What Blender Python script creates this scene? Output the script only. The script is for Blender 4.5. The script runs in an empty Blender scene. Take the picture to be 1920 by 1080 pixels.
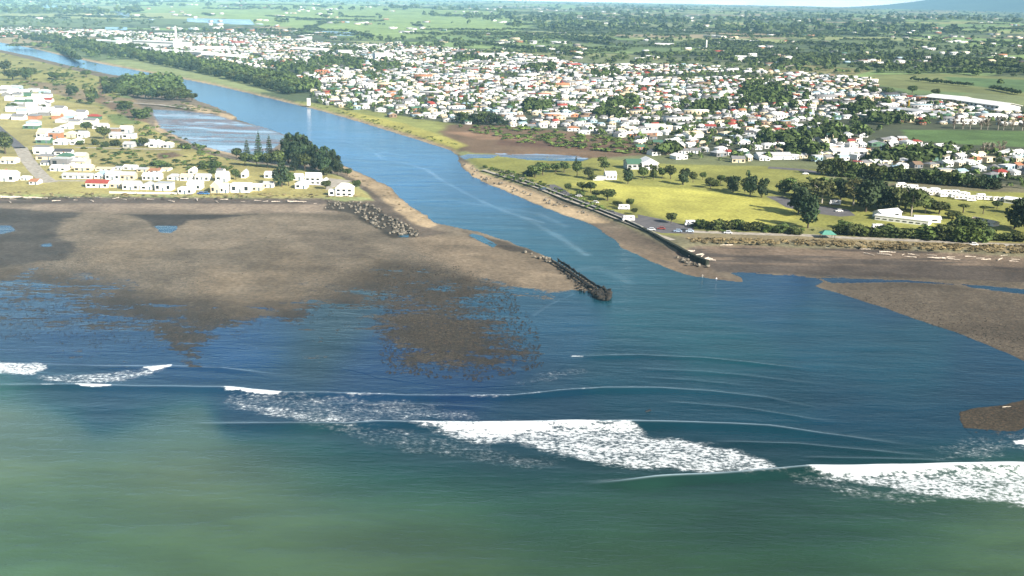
import bpy, math, random
import numpy as np
from mathutils import Matrix, Vector
random.seed(7); rng = np.random.default_rng(7)
S = bpy.context.scene
C = S.collection
# ------------------------------------------------------------------ camera
F = 2059.0; H = 115.0; ZL = 2.0
TH = math.atan(545 / F); RO = math.atan(0.0205)
fw = np.array([0, math.cos(TH), -math.sin(TH)])
u0 = np.array([0, math.sin(TH), math.cos(TH)]); r0 = np.array([1.0, 0, 0])
UP = u0 * math.cos(RO) - r0 * math.sin(RO); RT = r0 * math.cos(RO) + u0 * math.sin(RO)
def W(px, py, z=0.0):
    px = np.asarray(px, float); py = np.asarray(py, float)
    d = fw[None] + ((px.reshape(-1, 1) - 960) / F) * RT[None] - ((py.reshape(-1, 1) - 540) / F) * UP[None]
    t = (z - H) / d[:, 2]
    return d[:, 0] * t, d[:, 1] * t
def w1(px, py, z=0.0):
    x, y = W([px], [py], z); return float(x[0]), float(y[0])
def PX(x, y, z=0.0):
    x = np.asarray(x, float); y = np.asarray(y, float)
    dz = z - H + x * 0
    a = x * RT[0] + y * RT[1] + dz * RT[2]; b = x * UP[0] + y * UP[1] + dz * UP[2]; c = x * fw[0] + y * fw[1] + dz * fw[2]
    return 960 + F * a / c, 540 - F * b / c
def ppm(px, py):            # pixels per metre at a ground pixel
    x, y = w1(px, py, ZL); c = y * fw[1] + x * fw[0] + (ZL - H) * fw[2]
    return F / c
cam = bpy.data.cameras.new('camera'); co = bpy.data.objects.new('camera', cam); C.objects.link(co)
M = Matrix(((RT[0], UP[0], -fw[0], 0), (RT[1], UP[1], -fw[1], 0), (RT[2], UP[2], -fw[2], H), (0, 0, 0, 1)))
co.matrix_world = M
cam.sensor_width = 36; cam.lens = F / 1920 * 36; cam.clip_end = 80000; cam.clip_start = 1
S.camera = co
# ------------------------------------------------------------------ light
SUN_EL = math.radians(29); SUN_AZ = math.radians(135)      # azimuth clockwise from +Y : behind the camera, to the right
wd = bpy.data.worlds.new('World'); S.world = wd; wd.use_nodes = True
nt = wd.node_tree; nt.nodes.clear()
sky = nt.nodes.new('ShaderNodeTexSky'); sky.sky_type = 'NISHITA'; sky.sun_disc = False
sky.sun_elevation = SUN_EL; sky.sun_rotation = SUN_AZ; sky.altitude = 0; sky.air_density = 1.0; sky.dust_density = 2.6; sky.ozone_density = 1.5
bg = nt.nodes.new('ShaderNodeBackground'); bg.inputs[1].default_value = 0.056
ow = nt.nodes.new('ShaderNodeOutputWorld'); nt.links.new(sky.outputs[0], bg.inputs[0]); nt.links.new(bg.outputs[0], ow.inputs[0])
sl = bpy.data.lights.new('sun', 'SUN'); sl.energy = 5.0; sl.angle = math.radians(0.5); sl.color = (1, 0.93, 0.82)
so = bpy.data.objects.new('sun', sl); C.objects.link(so)
sd = Vector((math.sin(SUN_AZ) * math.cos(SUN_EL), math.cos(SUN_AZ) * math.cos(SUN_EL), math.sin(SUN_EL)))
so.rotation_euler = sd.to_track_quat('Z', 'Y').to_euler()
S.view_settings.view_transform = 'Standard'; S.view_settings.look = 'None'; S.view_settings.exposure = 1.2; S.view_settings.gamma = 1
S.cycles.max_bounces = 5; S.cycles.diffuse_bounces = 2; S.cycles.glossy_bounces = 2; S.cycles.transmission_bounces = 2
S.cycles.volume_bounces = 0; S.cycles.transparent_max_bounces = 6; S.cycles.caustics_reflective = False
# ------------------------------------------------------------------ numpy noise
def _h(ix, iy, s):
    n = (ix.astype(np.int64) * 374761393 + iy.astype(np.int64) * 668265263 + s * 974711) & 0x7fffffff
    n = (n ^ (n >> 13)) * 1274126177 & 0x7fffffff
    n = (n ^ (n >> 16)) & 0xffffff
    return n / float(0xffffff)
def vn(x, y, s=0):
    ix = np.floor(x); iy = np.floor(y); fx = x - ix; fy = y - iy
    fx = fx * fx * (3 - 2 * fx); fy = fy * fy * (3 - 2 * fy)
    a = _h(ix, iy, s); b = _h(ix + 1, iy, s); c = _h(ix, iy + 1, s); d = _h(ix + 1, iy + 1, s)
    return (a * (1 - fx) + b * fx) * (1 - fy) + (c * (1 - fx) + d * fx) * fy
def fbm(x, y, o=3, s=0):
    r = 0; a = 0.5; t = 0
    for i in range(o):
        r = r + a * vn(x * 2 ** i + 17.3 * i, y * 2 ** i - 9.1 * i, s + i); t += a; a *= 0.5
    return r / t
def sm(x, a, b):
    t = np.clip((x - a) / (b - a), 0, 1); return t * t * (3 - 2 * t)
def lin(c):
    c = np.array(c, float) / 255; return np.where(c < 0.04045, c / 12.92, ((c + 0.055) / 1.055) ** 2.4)
def world_poly(pts, z):
    x, y = W([p[0] for p in pts], [p[1] for p in pts], z); return np.stack([x, y], 1)
def segdist(X, Y, P, closed=True):
    best = np.full(X.shape, 1e18); n = len(P)
    for i in range(n if closed else n - 1):
        a = P[i]; b = P[(i + 1) % n]; ex, ey = b - a; L = ex * ex + ey * ey + 1e-9
        t = np.clip(((X - a[0]) * ex + (Y - a[1]) * ey) / L, 0, 1)
        d = (X - a[0] - t * ex) ** 2 + (Y - a[1] - t * ey) ** 2
        best = np.minimum(best, d)
    return np.sqrt(best)
def inside(X, Y, P):
    r = np.zeros(X.shape, bool); n = len(P)
    for i in range(n):
        a = P[i]; b = P[(i + 1) % n]
        if a[1] == b[1]: continue
        c = (a[1] > Y) != (b[1] > Y)
        r ^= c & (X < (b[0] - a[0]) * (Y - a[1]) / (b[1] - a[1]) + a[0])
    return r
def sdist(X, Y, P, pad=1e9):
    """signed distance, positive inside; points farther than pad from the box read -pad"""
    out = np.full(X.shape, -float(pad))
    m = (X > P[:, 0].min() - pad) & (X < P[:, 0].max() + pad) & (Y > P[:, 1].min() - pad) & (Y < P[:, 1].max() + pad)
    if m.any():
        x = X[m]; y = Y[m]; d = segdist(x, y, P); out[m] = np.where(inside(x, y, P), d, -d)
    return out
def in_px(poly, px, py):
    P = np.array(poly, float); return inside(np.asarray(px, float), np.asarray(py, float), P)
# ------------------------------------------------------------------ tagging and mesh helpers
def tag(o, label=None, cat=None, group=None, kind=None):
    if label: o['label'] = label
    if cat: o['category'] = cat
    if group: o['group'] = group
    if kind: o['kind'] = kind
    return o
def mesh_np(name, co_, quads=None, tris=None, mat=None, smooth=False, attrs=None):
    me = bpy.data.meshes.new(name); co_ = np.asarray(co_, np.float32)
    me.vertices.add(len(co_)); me.vertices.foreach_set('co', co_.ravel())
    idx = []; tot = []
    if quads is not None and len(quads): idx.append(np.asarray(quads, np.int32).ravel()); tot.append(np.full(len(quads), 4, np.int32))
    if tris is not None and len(tris): idx.append(np.asarray(tris, np.int32).ravel()); tot.append(np.full(len(tris), 3, np.int32))
    idx = np.concatenate(idx); tot = np.concatenate(tot); st = np.concatenate([[0], np.cumsum(tot)[:-1]]).astype(np.int32)
    me.loops.add(len(idx)); me.loops.foreach_set('vertex_index', idx)
    me.polygons.add(len(tot)); me.polygons.foreach_set('loop_start', st); me.polygons.foreach_set('loop_total', tot)
    if smooth: me.polygons.foreach_set('use_smooth', np.ones(len(tot), bool))
    for k, v in (attrs or {}).items():
        v = np.asarray(v, np.float32)
        if v.ndim == 1:
            a = me.attributes.new(k, 'FLOAT', 'POINT'); a.data.foreach_set('value', v)
        else:
            a = me.attributes.new(k, 'FLOAT_COLOR', 'POINT'); v4 = np.ones((len(v), 4), np.float32); v4[:, :3] = v; a.data.foreach_set('color', v4.ravel())
    me.update(calc_edges=True); me.validate()
    if mat: me.materials.append(mat)
    return me
class MB:
    def __init__(s): s.v = []; s.f = []
    def add(s, vs, fs):
        n = len(s.v); s.v += [tuple(v) for v in vs]; s.f += [tuple(i + n for i in f) for f in fs]; return s
    def box(s, x0, x1, y0, y1, z0, z1, tx=1.0, ty=1.0, dx=0.0):   # tx, ty : taper of the top
        cx = (x0 + x1) / 2; cy = (y0 + y1) / 2; hx = (x1 - x0) / 2; hy = (y1 - y0) / 2
        b = [(cx - hx, cy - hy, z0), (cx + hx, cy - hy, z0), (cx + hx, cy + hy, z0), (cx - hx, cy + hy, z0)]
        t = [(cx + dx - hx * tx, cy - hy * ty, z1), (cx + dx + hx * tx, cy - hy * ty, z1), (cx + dx + hx * tx, cy + hy * ty, z1), (cx + dx - hx * tx, cy + hy * ty, z1)]
        return s.add(b + t, [(3, 2, 1, 0), (4, 5, 6, 7), (0, 1, 5, 4), (1, 2, 6, 5), (2, 3, 7, 6), (3, 0, 4, 7)])
    def tube(s, p, q, r0_, r1_, n=6):
        p = Vector(p); q = Vector(q); d = (q - p).normalized(); a = d.orthogonal().normalized(); b = d.cross(a)
        vs = [p + (a * math.cos(2 * math.pi * i / n) + b * math.sin(2 * math.pi * i / n)) * r0_ for i in range(n)]
        vs += [q + (a * math.cos(2 * math.pi * i / n) + b * math.sin(2 * math.pi * i / n)) * r1_ for i in range(n)]
        fs = [(i, (i + 1) % n, n + (i + 1) % n, n + i) for i in range(n)] + [tuple(range(n))[::-1], tuple(range(n, 2 * n))]
        return s.add(vs, fs)
    def mesh(s, name, mat=None, smooth=False):
        me = bpy.data.meshes.new(name); me.from_pydata(s.v, [], s.f)
        if smooth:
            for p in me.polygons: p.use_smooth = True
        if mat: me.materials.append(mat)
        me.update(); return me
def ob(name, me, parent=None, loc=None, color=None):
    o = bpy.data.objects.new(name, me); C.objects.link(o)
    if parent: o.parent = parent
    if loc is not None: o.location = loc
    if color is not None: o.color = (*color, 1)
    return o
def empty(name, loc, rz=0, sc=(1, 1, 1)):
    o = bpy.data.objects.new(name, None); C.objects.link(o); o.location = loc; o.rotation_euler = (0, 0, rz); o.scale = sc
    o.empty_display_size = 0.5; return o
ORD = ['first', 'second', 'third', 'fourth', 'fifth', 'sixth', 'seventh', 'eighth', 'ninth', 'tenth', 'eleventh', 'twelfth', 'thirteenth', 'fourteenth', 'fifteenth', 'sixteenth', 'seventeenth', 'eighteenth', 'nineteenth']
TENS = {2: 'twenty', 3: 'thirty', 4: 'forty', 5: 'fifty', 6: 'sixty', 7: 'seventy', 8: 'eighty', 9: 'ninety'}
def ordn(i):      # 1 based
    if i < 20: return ORD[i - 1]
    if i >= 100: return 'hundred and ' + ordn(i - 100) if i > 100 else 'hundredth'
    t, u = divmod(i, 10)
    if u == 0: return TENS[t][:-1] + 'ieth'
    return TENS[t] + '-' + ORD[u - 1]
# ------------------------------------------------------------------ materials
def new_mat(name):
    m = bpy.data.materials.new(name); m.use_nodes = True; n = m.node_tree.nodes; l = m.node_tree.links
    return m, n, l, n['Principled BSDF'], n['Material Output']
def nd(n, t, **k):
    o = n.new('ShaderNode' + t)
    for a, b in k.items():
        if a.startswith('i_'): o.inputs[int(a[2:])].default_value = b
        else: setattr(o, a, b)
    return o
def math_(n, l, op, a, b=None, clamp=False):
    o = n.new('ShaderNodeMath'); o.operation = op; o.use_clamp = clamp
    for i, v in ((0, a), (1, b)):
        if v is None: continue
        if isinstance(v, (int, float)): o.inputs[i].default_value = v
        else: l.new(v, o.inputs[i])
    return o.outputs[0]
def maprange(n, l, v, a, b, c=0.0, d=1.0):
    o = n.new('ShaderNodeMapRange'); o.interpolation_type = 'SMOOTHSTEP'; o.inputs[1].default_value = a; o.inputs[2].default_value = b
    o.inputs[3].default_value = c; o.inputs[4].default_value = d; l.new(v, o.inputs[0]); return o.outputs[0]
def noise(n, l, vec, scale, detail=3, rough=0.55, stretch=None):
    if stretch:
        mp = n.new('ShaderNodeMapping'); mp.inputs['Scale'].default_value = stretch; l.new(vec, mp.inputs[0]); vec = mp.outputs[0]
    o = n.new('ShaderNodeTexNoise'); o.inputs['Scale'].default_value = scale; o.inputs['Detail'].default_value = detail
    o.inputs['Roughness'].default_value = rough; l.new(vec, o.inputs['Vector']); return o.outputs[0]
def simple(name, col, rough=0.8, var=0.25, scale=1.5, metal=0.0, objcol=False, bump=0.0, spec=0.3):
    m, n, l, p, out = new_mat(name)
    g = n.new('ShaderNodeNewGeometry')
    nz = noise(n, l, g.outputs['Position'], scale, 4)
    f = maprange(n, l, nz, 0.3, 0.7, 1 - var, 1 + var)
    mx = nd(n, 'MixRGB', blend_type='MULTIPLY'); mx.inputs[0].default_value = 1
    if objcol:
        oi = n.new('ShaderNodeObjectInfo'); l.new(oi.outputs['Color'], mx.inputs[1])
    else: mx.inputs[1].default_value = (*col, 1)
    l.new(f, mx.inputs[2]); l.new(mx.outputs[0], p.inputs['Base Color'])
    p.inputs['Roughness'].default_value = rough; p.inputs['Metallic'].default_value = metal; p.inputs['Specular IOR Level'].default_value = spec
    if bump:
        b = n.new('ShaderNodeBump'); b.inputs['Strength'].default_value = bump; b.inputs['Distance'].default_value = 0.2; l.new(nz, b.inputs['Height']); l.new(b.outputs[0], p.inputs['Normal'])
    return m
def coast_material():
    """sand, mud, grass and water film in one: Col/WCol colours, wet = share of surface under water, foam = share of foam, cob = cobbles"""
    m, n, l, p, out = new_mat('coast_surface')
    g = n.new('ShaderNodeNewGeometry'); pos = g.outputs['Position']
    def at(nm):
        a = n.new('ShaderNodeAttribute'); a.attribute_name = nm; return a
    col = at('Col').outputs['Color']; wcol = at('WCol').outputs['Color']; wet = at('wet').outputs['Fac']; foam = at('foam').outputs['Fac']; cob = at('cob').outputs['Fac']
    n1 = noise(n, l, pos, 0.055, 4); n2 = noise(n, l, pos, 0.5, 5, 0.65); n3 = noise(n, l, pos, 1.3, 3, 0.7)
    ns = noise(n, l, pos, 0.35, 4, 0.6, (0.25, 1, 1))
    # dry colour
    f1 = maprange(n, l, n1, 0.3, 0.7, 0.86, 1.14); f2 = maprange(n, l, n2, 0.3, 0.72, 0.74, 1.26)
    f = math_(n, l, 'MULTIPLY', f1, f2)
    mx = nd(n, 'MixRGB', blend_type='MULTIPLY'); mx.inputs[0].default_value = 1; l.new(col, mx.inputs[1]); l.new(f, mx.inputs[2])
    # cobbles : dark specks, a few warm ones
    ck = maprange(n, l, n3, 0.40, 0.53); ck = math_(n, l, 'MULTIPLY', ck, cob)
    dk = nd(n, 'MixRGB', blend_type='MIX'); l.new(ck, dk.inputs[0]); l.new(mx.outputs[0], dk.inputs[1]); dk.inputs[2].default_value = (0.018, 0.017, 0.014, 1)
    n4 = noise(n, l, pos, 0.9, 2, 0.6, (1, 0.6, 1)); wk = maprange(n, l, n4, 0.57, 0.68); wk = math_(n, l, 'MULTIPLY', wk, math_(n, l, 'MULTIPLY', cob, 0.55))
    dk2 = nd(n, 'MixRGB', blend_type='MIX'); l.new(wk, dk2.inputs[0]); l.new(dk.outputs[0], dk2.inputs[1]); dk2.inputs[2].default_value = (0.10, 0.06, 0.036, 1)
    l.new(dk2.outputs[0], p.inputs['Base Color']); p.inputs['Specular IOR Level'].default_value = 0.25
    rg = maprange(n, l, wet, 0.0, 0.7, 0.92, 0.6); l.new(rg, p.inputs['Roughness'])
    bp = n.new('ShaderNodeBump'); bp.inputs['Strength'].default_value = 0.5; bp.inputs['Distance'].default_value = 0.35; l.new(n2, bp.inputs['Height']); l.new(bp.outputs[0], p.inputs['Normal'])
    # water
    w = n.new('ShaderNodeBsdfPrincipled'); w.inputs['IOR'].default_value = 1.33; w.inputs['Roughness'].default_value = 0.16
    wv = noise(n, l, pos, 0.75, 4, 0.6, (0.45, 1, 1)); wv2 = noise(n, l, pos, 0.09, 3, 0.6, (0.3, 1, 1)); wv3 = noise(n, l, pos, 0.02, 4, 0.6, (0.35, 1, 1))
    wc = maprange(n, l, wv2, 0.3, 0.7, 0.86, 1.14); wc3 = maprange(n, l, wv3, 0.3, 0.7, 0.88, 1.12); wc = math_(n, l, 'MULTIPLY', wc, wc3)
    wm = nd(n, 'MixRGB', blend_type='MULTIPLY'); wm.inputs[0].default_value = 1; l.new(wcol, wm.inputs[1]); l.new(wc, wm.inputs[2]); l.new(wm.outputs[0], w.inputs['Base Color'])
    hh = math_(n, l, 'ADD', math_(n, l, 'MULTIPLY', wv, 0.5), math_(n, l, 'MULTIPLY', wv2, 1.8))
    wb = n.new('ShaderNodeBump'); wb.inputs['Distance'].default_value = 0.6; l.new(hh, wb.inputs['Height']); l.new(wb.outputs[0], w.inputs['Normal'])
    st = at('rip').outputs['Fac']; l.new(st, wb.inputs['Strength'])
    # wet mask
    mask_n = math_(n, l, 'ADD', math_(n, l, 'MULTIPLY', n2, 0.33), math_(n, l, 'ADD', math_(n, l, 'MULTIPLY', ns, 0.32), math_(n, l, 'MULTIPLY', noise(n, l, pos, 0.11, 4, 0.6, (0.4, 1, 1)), 0.35)))
    th = maprange(n, l, wet, 0.0, 1.15, 0.31, 0.70); th.node.interpolation_type = 'LINEAR'
    df = math_(n, l, 'SUBTRACT', th, mask_n); mk = maprange(n, l, df, -0.03, 0.045)
    ms = n.new('ShaderNodeMixShader'); l.new(mk, ms.inputs[0]); l.new(p.outputs[0], ms.inputs[1]); l.new(w.outputs[0], ms.inputs[2])
    # foam
    fo = n.new('ShaderNodeBsdfPrincipled'); fo.inputs['Base Color'].default_value = (0.62, 0.66, 0.68, 1); fo.inputs['Roughness'].default_value = 0.8
    fn = noise(n, l, pos, 0.95, 5, 0.7, (0.7, 1, 1)); fn2 = noise(n, l, pos, 0.22, 3, 0.6, (0.6, 1, 1))
    fz = math_(n, l, 'ADD', math_(n, l, 'MULTIPLY', fn, 0.72), math_(n, l, 'MULTIPLY', fn2, 0.28))
    ft = maprange(n, l, foam, 0.0, 1.0, 0.31, 0.69); ft.node.interpolation_type = 'LINEAR'
    fm = maprange(n, l, math_(n, l, 'SUBTRACT', ft, fz), -0.055, 0.075)
    fm = math_(n, l, 'MAXIMUM', fm, math_(n, l, 'MULTIPLY', maprange(n, l, math_(n, l, 'SUBTRACT', ft, fz), -0.16, 0.06), 0.24)); fm = math_(n, l, 'MULTIPLY', fm, maprange(n, l, foam, 0.02, 0.22))
    m2 = n.new('ShaderNodeMixShader'); l.new(fm, m2.inputs[0]); l.new(ms.outputs[0], m2.inputs[1]); l.new(fo.outputs[0], m2.inputs[2])
    l.new(m2.outputs[0], out.inputs[0]); return m
def leaf_material(name, c, var=0.35):
    m, n, l, p, out = new_mat(name)
    oi = n.new('ShaderNodeObjectInfo'); a = n.new('ShaderNodeAttribute'); a.attribute_name = 'tone'
    g = n.new('ShaderNodeNewGeometry'); nz = noise(n, l, g.outputs['Position'], 0.12, 2)
    f = maprange(n, l, nz, 0.35, 0.65, 1 - var, 1 + var); f = math_(n, l, 'MULTIPLY', f, a.outputs['Fac'])
    mx = nd(n, 'MixRGB', blend_type='MULTIPLY'); mx.inputs[0].default_value = 1; mx.inputs[1].default_value = (*c, 1); l.new(f, mx.inputs[2])
    hs = n.new('ShaderNodeHueSaturation'); l.new(mx.outputs[0], hs.inputs['Color']); l.new(maprange(n, l, oi.outputs['Random'], 0, 1, 0.475, 0.51), hs.inputs['Hue']); l.new(maprange(n, l, oi.outputs['Random'], 0, 1, 0.75, 1.25), hs.inputs['Value'])
    l.new(hs.outputs[0], p.inputs['Base Color']); p.inputs['Roughness'].default_value = 0.75; p.inputs['Specular IOR Level'].default_value = 0.15
    return m
def attr_material(name, rough=0.75):
    m, n, l, p, out = new_mat(name); a = n.new('ShaderNodeAttribute'); a.attribute_name = 'Col'; l.new(a.outputs['Color'], p.inputs['Base Color'])
    p.inputs['Roughness'].default_value = rough; p.inputs['Specular IOR Level'].default_value = 0.2; return m
MC = coast_material()
M_ROOF = simple('roof_sheet', (1, 1, 1), 0.45, 0.08, 0.9, objcol=True)
M_WALL = simple('wall_paint', (1, 1, 1), 0.7, 0.07, 0.7, objcol=True)
M_GLASS = simple('window_glass', (0.02, 0.025, 0.03), 0.15, 0.1, 1, spec=0.5)
M_BARK = simple('bark', (0.09, 0.07, 0.05), 0.9, 0.3, 2)
M_PALEBARK = simple('pale_bark', (0.42, 0.38, 0.32), 0.85, 0.3, 1)
M_ROCK = simple('rock', (0.14, 0.125, 0.10), 0.9, 0.8, 0.6, bump=0.5)
M_DARKROCK = simple('dark_rock', (0.025, 0.022, 0.018), 0.85, 0.4, 1.2, bump=0.5)
M_WOOD = simple('driftwood', (0.55, 0.48, 0.40), 0.85, 0.3, 1.5)
M_TIMBER = simple('dark_timber', (0.016, 0.014, 0.011), 0.8, 0.5, 1.6, bump=0.4)
M_ASPH = simple('asphalt', (0.115, 0.11, 0.115), 0.9, 0.18, 0.3)
M_GRAVEL = simple('gravel', (0.34, 0.31, 0.26), 0.95, 0.25, 0.4)
M_CONC = simple('concrete', (0.32, 0.31, 0.28), 0.9, 0.25, 0.6)
M_WEED_SHADE = simple('weedy_shaded_wall', (0.022, 0.028, 0.018), 0.9, 0.5, 0.6)  # near-black tone holds the river face's shade along with its weed
M_TYRE = simple('tyre', (0.02, 0.02, 0.02), 0.9, 0.1)
M_PAINT = simple('vehicle_paint', (1, 1, 1), 0.3, 0.03, 1, objcol=True, spec=0.5)
M_SKIN = simple('skin', (0.45, 0.28, 0.2), 0.6, 0.1, 8)
M_CLOTH = simple('cloth', (1, 1, 1), 0.9, 0.1, 8, objcol=True)
# ------------------------------------------------------------------ coast outlines (photograph pixels, projected to the ground)
FARBANK = [(-420, 22), (-200, 50), (-60, 70), (0, 80), (60, 90), (130, 108), (200, 122), (260, 133), (330, 146), (400, 160), (470, 176), (540, 193), (600, 207), (660, 225), (720, 243), (780, 262), (812, 272), (846, 282), (862, 290), (859, 303), (866, 314), (885, 330), (920, 348), (960, 364), (1010, 385), (1060, 404), (1105, 419), (1140, 440), (1160, 460), (1190, 476), (1230, 494), (1265, 508), (1300, 518), (1340, 524), (1392, 529), (1390, 520), (1372, 512), (1400, 512), (1450, 516), (1530, 521), (1545, 528), (1525, 536), (1560, 547), (1610, 562), (1660, 578), (1720, 600), (1780, 620), (1840, 642), (1880, 660), (1930, 682), (2100, 760), (2300, 860)]
NEARBANK = [(-420, 40), (-200, 66), (0, 93), (60, 105), (110, 118), (165, 130), (205, 139), (290, 150), (345, 167), (367, 187), (405, 200), (440, 216), (445, 224), (500, 240), (560, 262), (600, 290), (640, 308), (660, 316), (700, 335), (735, 352), (745, 365), (760, 380), (800, 405), (815, 417), (870, 430), (900, 434), (950, 452), (1000, 470), (1035, 484), (1060, 500), (1100, 525), (1140, 552), (1120, 556), (1098, 548), (1082, 546), (1075, 560), (1060, 620), (1055, 690), (1000, 722), (900, 728), (800, 722), (700, 708), (640, 690), (560, 690), (420, 690), (300, 690), (0, 690), (-420, 690)]
FARB = world_poly(FARBANK, 0); NEARB = world_poly(NEARBANK, 0)
LAND_R = np.concatenate([FARB, [[60000, 300], [60000, 60000], [-60000, 60000], [-60000, FARB[0][1]]]])
LAND_L = np.concatenate([NEARB, [[-60000, NEARB[-1][1]], [-60000, NEARB[0][1]]]])
BANK_BR = world_poly([(1799, 774), (1816, 766), (1845, 762), (1880, 759), (1905, 752), (1930, 746), (2100, 730), (2100, 800), (1935, 798), (1910, 806), (1890, 822), (1862, 834), (1840, 832), (1818, 812), (1803, 794)], 0)
UP_R = world_poly([(-420, 17), (0, 75), (130, 103), (260, 128), (400, 154), (540, 187), (660, 217), (780, 252), (850, 275), (870, 292), (884, 304), (905, 322), (960, 337), (1010, 355), (1070, 378), (1130, 402), (1190, 428), (1230, 447), (1270, 466), (1300, 458), (1400, 456), (1500, 462), (1600, 462), (1750, 468), (1930, 480), (2300, 500)], ZL)
UP_R = np.concatenate([UP_R, [[60000, 400], [60000, 60000], [-60000, 60000], [-60000, UP_R[0][1]]]])
UP_L = world_poly([(-420, 46), (0, 97), (110, 123), (200, 147), (250, 185), (268, 205), (280, 235), (320, 262), (400, 290), (480, 305), (600, 318), (640, 328), (668, 345), (690, 362), (700, 372), (640, 374), (600, 369), (450, 368), (300, 367), (150, 366), (0, 368), (-420, 372)], ZL)
UP_L = np.concatenate([UP_L, [[-60000, UP_L[-1][1]], [-60000, UP_L[0][1]]]])
# ------------------------------------------------------------------ kernel fields
def kfield(px, py, pts, sig):
    pts = np.array(pts, float); num = np.zeros((len(px), pts.shape[1] - 2)); den = np.full(len(px), 1e-12)
    for p in pts:
        w_ = np.exp(-((px - p[0]) ** 2 + ((py - p[1]) * 1.35) ** 2) / (2 * sig * sig)) + 1e-9 / (1 + ((px - p[0]) ** 2 + (py - p[1]) ** 2) / 1e4) ** 2
        num += w_[:, None] * p[2:][None]; den += w_
    return num / den[:, None]
WETP = [(x, y, .0) for x in range(-100, 800, 90) for y in (380, 415, 450)] + [(0, 480, .12), (0, 500, .3), (100, 500, .3), (190, 490, .08), (300, 520, .05), (400, 520, .0), (500, 500, 0), (600, 480, 0), (680, 500, .12),
 (50, 540, .66), (150, 540, .55), (0, 560, .78), (250, 560, .48), (320, 555, .35), (400, 560, .1), (450, 585, .22), (520, 555, .12), (560, 590, .5), (620, 540, .32), (670, 570, .58),
 (0, 610, .85), (100, 600, .66), (200, 600, .6), (300, 600, .5), (380, 600, .38), (345, 640, .45), (345, 655, .6), (280, 655, .92), (100, 640, .97), (200, 640, .95), (0, 650, 1.05), (400, 640, .8), (450, 622, .88), (500, 625, 1.05), (420, 665, 1.1), (300, 685, 1.1), (0, 690, 1.1), (600, 610, 1.05), (640, 660, 1.1), (590, 650, .86), (540, 650, 1.05), (500, 600, .7),
 (760, 480, .25), (720, 520, .5), (800, 520, .5), (860, 520, .55), (920, 542, .82), (760, 570, .5), (830, 570, .55), (900, 580, .74), (960, 600, .86), (1000, 620, .97), (980, 560, 1.1), (1040, 600, 1.1), (700, 600, .85), (740, 620, .55), (800, 630, .32), (860, 640, .34), (920, 640, .5), (970, 650, .7), (1005, 660, .93), (760, 670, .62), (840, 680, .55), (900, 680, .6), (950, 690, .88), (720, 690, 1.05), (820, 712, 1.05), (900, 716, 1.1), (1020, 700, 1.1), (700, 655, .97), (650, 610, .95),
 (800, 450, .02), (900, 490, -.1), (1000, 510, -.1), (1050, 525, -.1), (880, 520, .15), (820, 480, .1), (940, 525, .05), (1010, 535, -.1)]
WATC = [(-100, 60, 60, 100, 140), (0, 90, 62, 104, 146), (300, 150, 58, 100, 140), (500, 200, 62, 112, 152), (600, 240, 72, 124, 165), (750, 290, 70, 122, 158), (900, 370, 60, 108, 140), (1000, 430, 52, 98, 125), (1150, 500, 44, 90, 110), (1250, 580, 38, 84, 100),
 (1400, 560, 34, 76, 104), (1550, 600, 34, 80, 104), (1350, 650, 34, 84, 98), (1700, 700, 30, 76, 98), (1850, 720, 26, 62, 88), (1900, 690, 30, 68, 100), (1450, 525, 44, 76, 124), (1600, 527, 30, 50, 84),
 (1000, 600, 38, 74, 108), (1000, 580, 40, 80, 108), (900, 700, 22, 52, 96), (700, 700, 24, 56, 104), (590, 652, 50, 62, 70), (500, 640, 34, 70, 122), (300, 690, 26, 62, 108), (100, 650, 26, 60, 108), (0, 600, 30, 62, 104), (100, 740, 22, 62, 84), (250, 760, 22, 60, 90),
 (500, 760, 24, 60, 92), (700, 770, 24, 62, 96), (1000, 760, 20, 58, 84), (1200, 720, 22, 66, 86), (1400, 760, 22, 64, 84), (1650, 790, 22, 62, 86), (1750, 800, 24, 62, 86),
 (0, 760, 78, 106, 96), (60, 800, 82, 112, 98), (300, 800, 64, 98, 90), (300, 860, 78, 108, 90), (0, 900, 66, 106, 88), (200, 950, 56, 98, 76), (0, 1060, 58, 104, 78), (-200, 900, 70, 110, 90), (600, 860, 44, 84, 86), (500, 900, 64, 96, 80), (700, 950, 58, 92, 70), (450, 1040, 58, 96, 72), (750, 870, 26, 66, 80), (1000, 900, 20, 58, 74), (1150, 860, 20, 56, 70),
 (900, 1000, 52, 86, 62), (1150, 970, 34, 66, 58), (1150, 1040, 48, 80, 54), (1400, 930, 18, 50, 60), (1400, 1040, 44, 76, 52), (1650, 950, 28, 60, 62), (1850, 990, 54, 90, 74), (1700, 1050, 48, 84, 60), (1900, 1060, 56, 96, 78), (2100, 1000, 60, 96, 78), (1750, 960, 44, 78, 68)]
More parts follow.
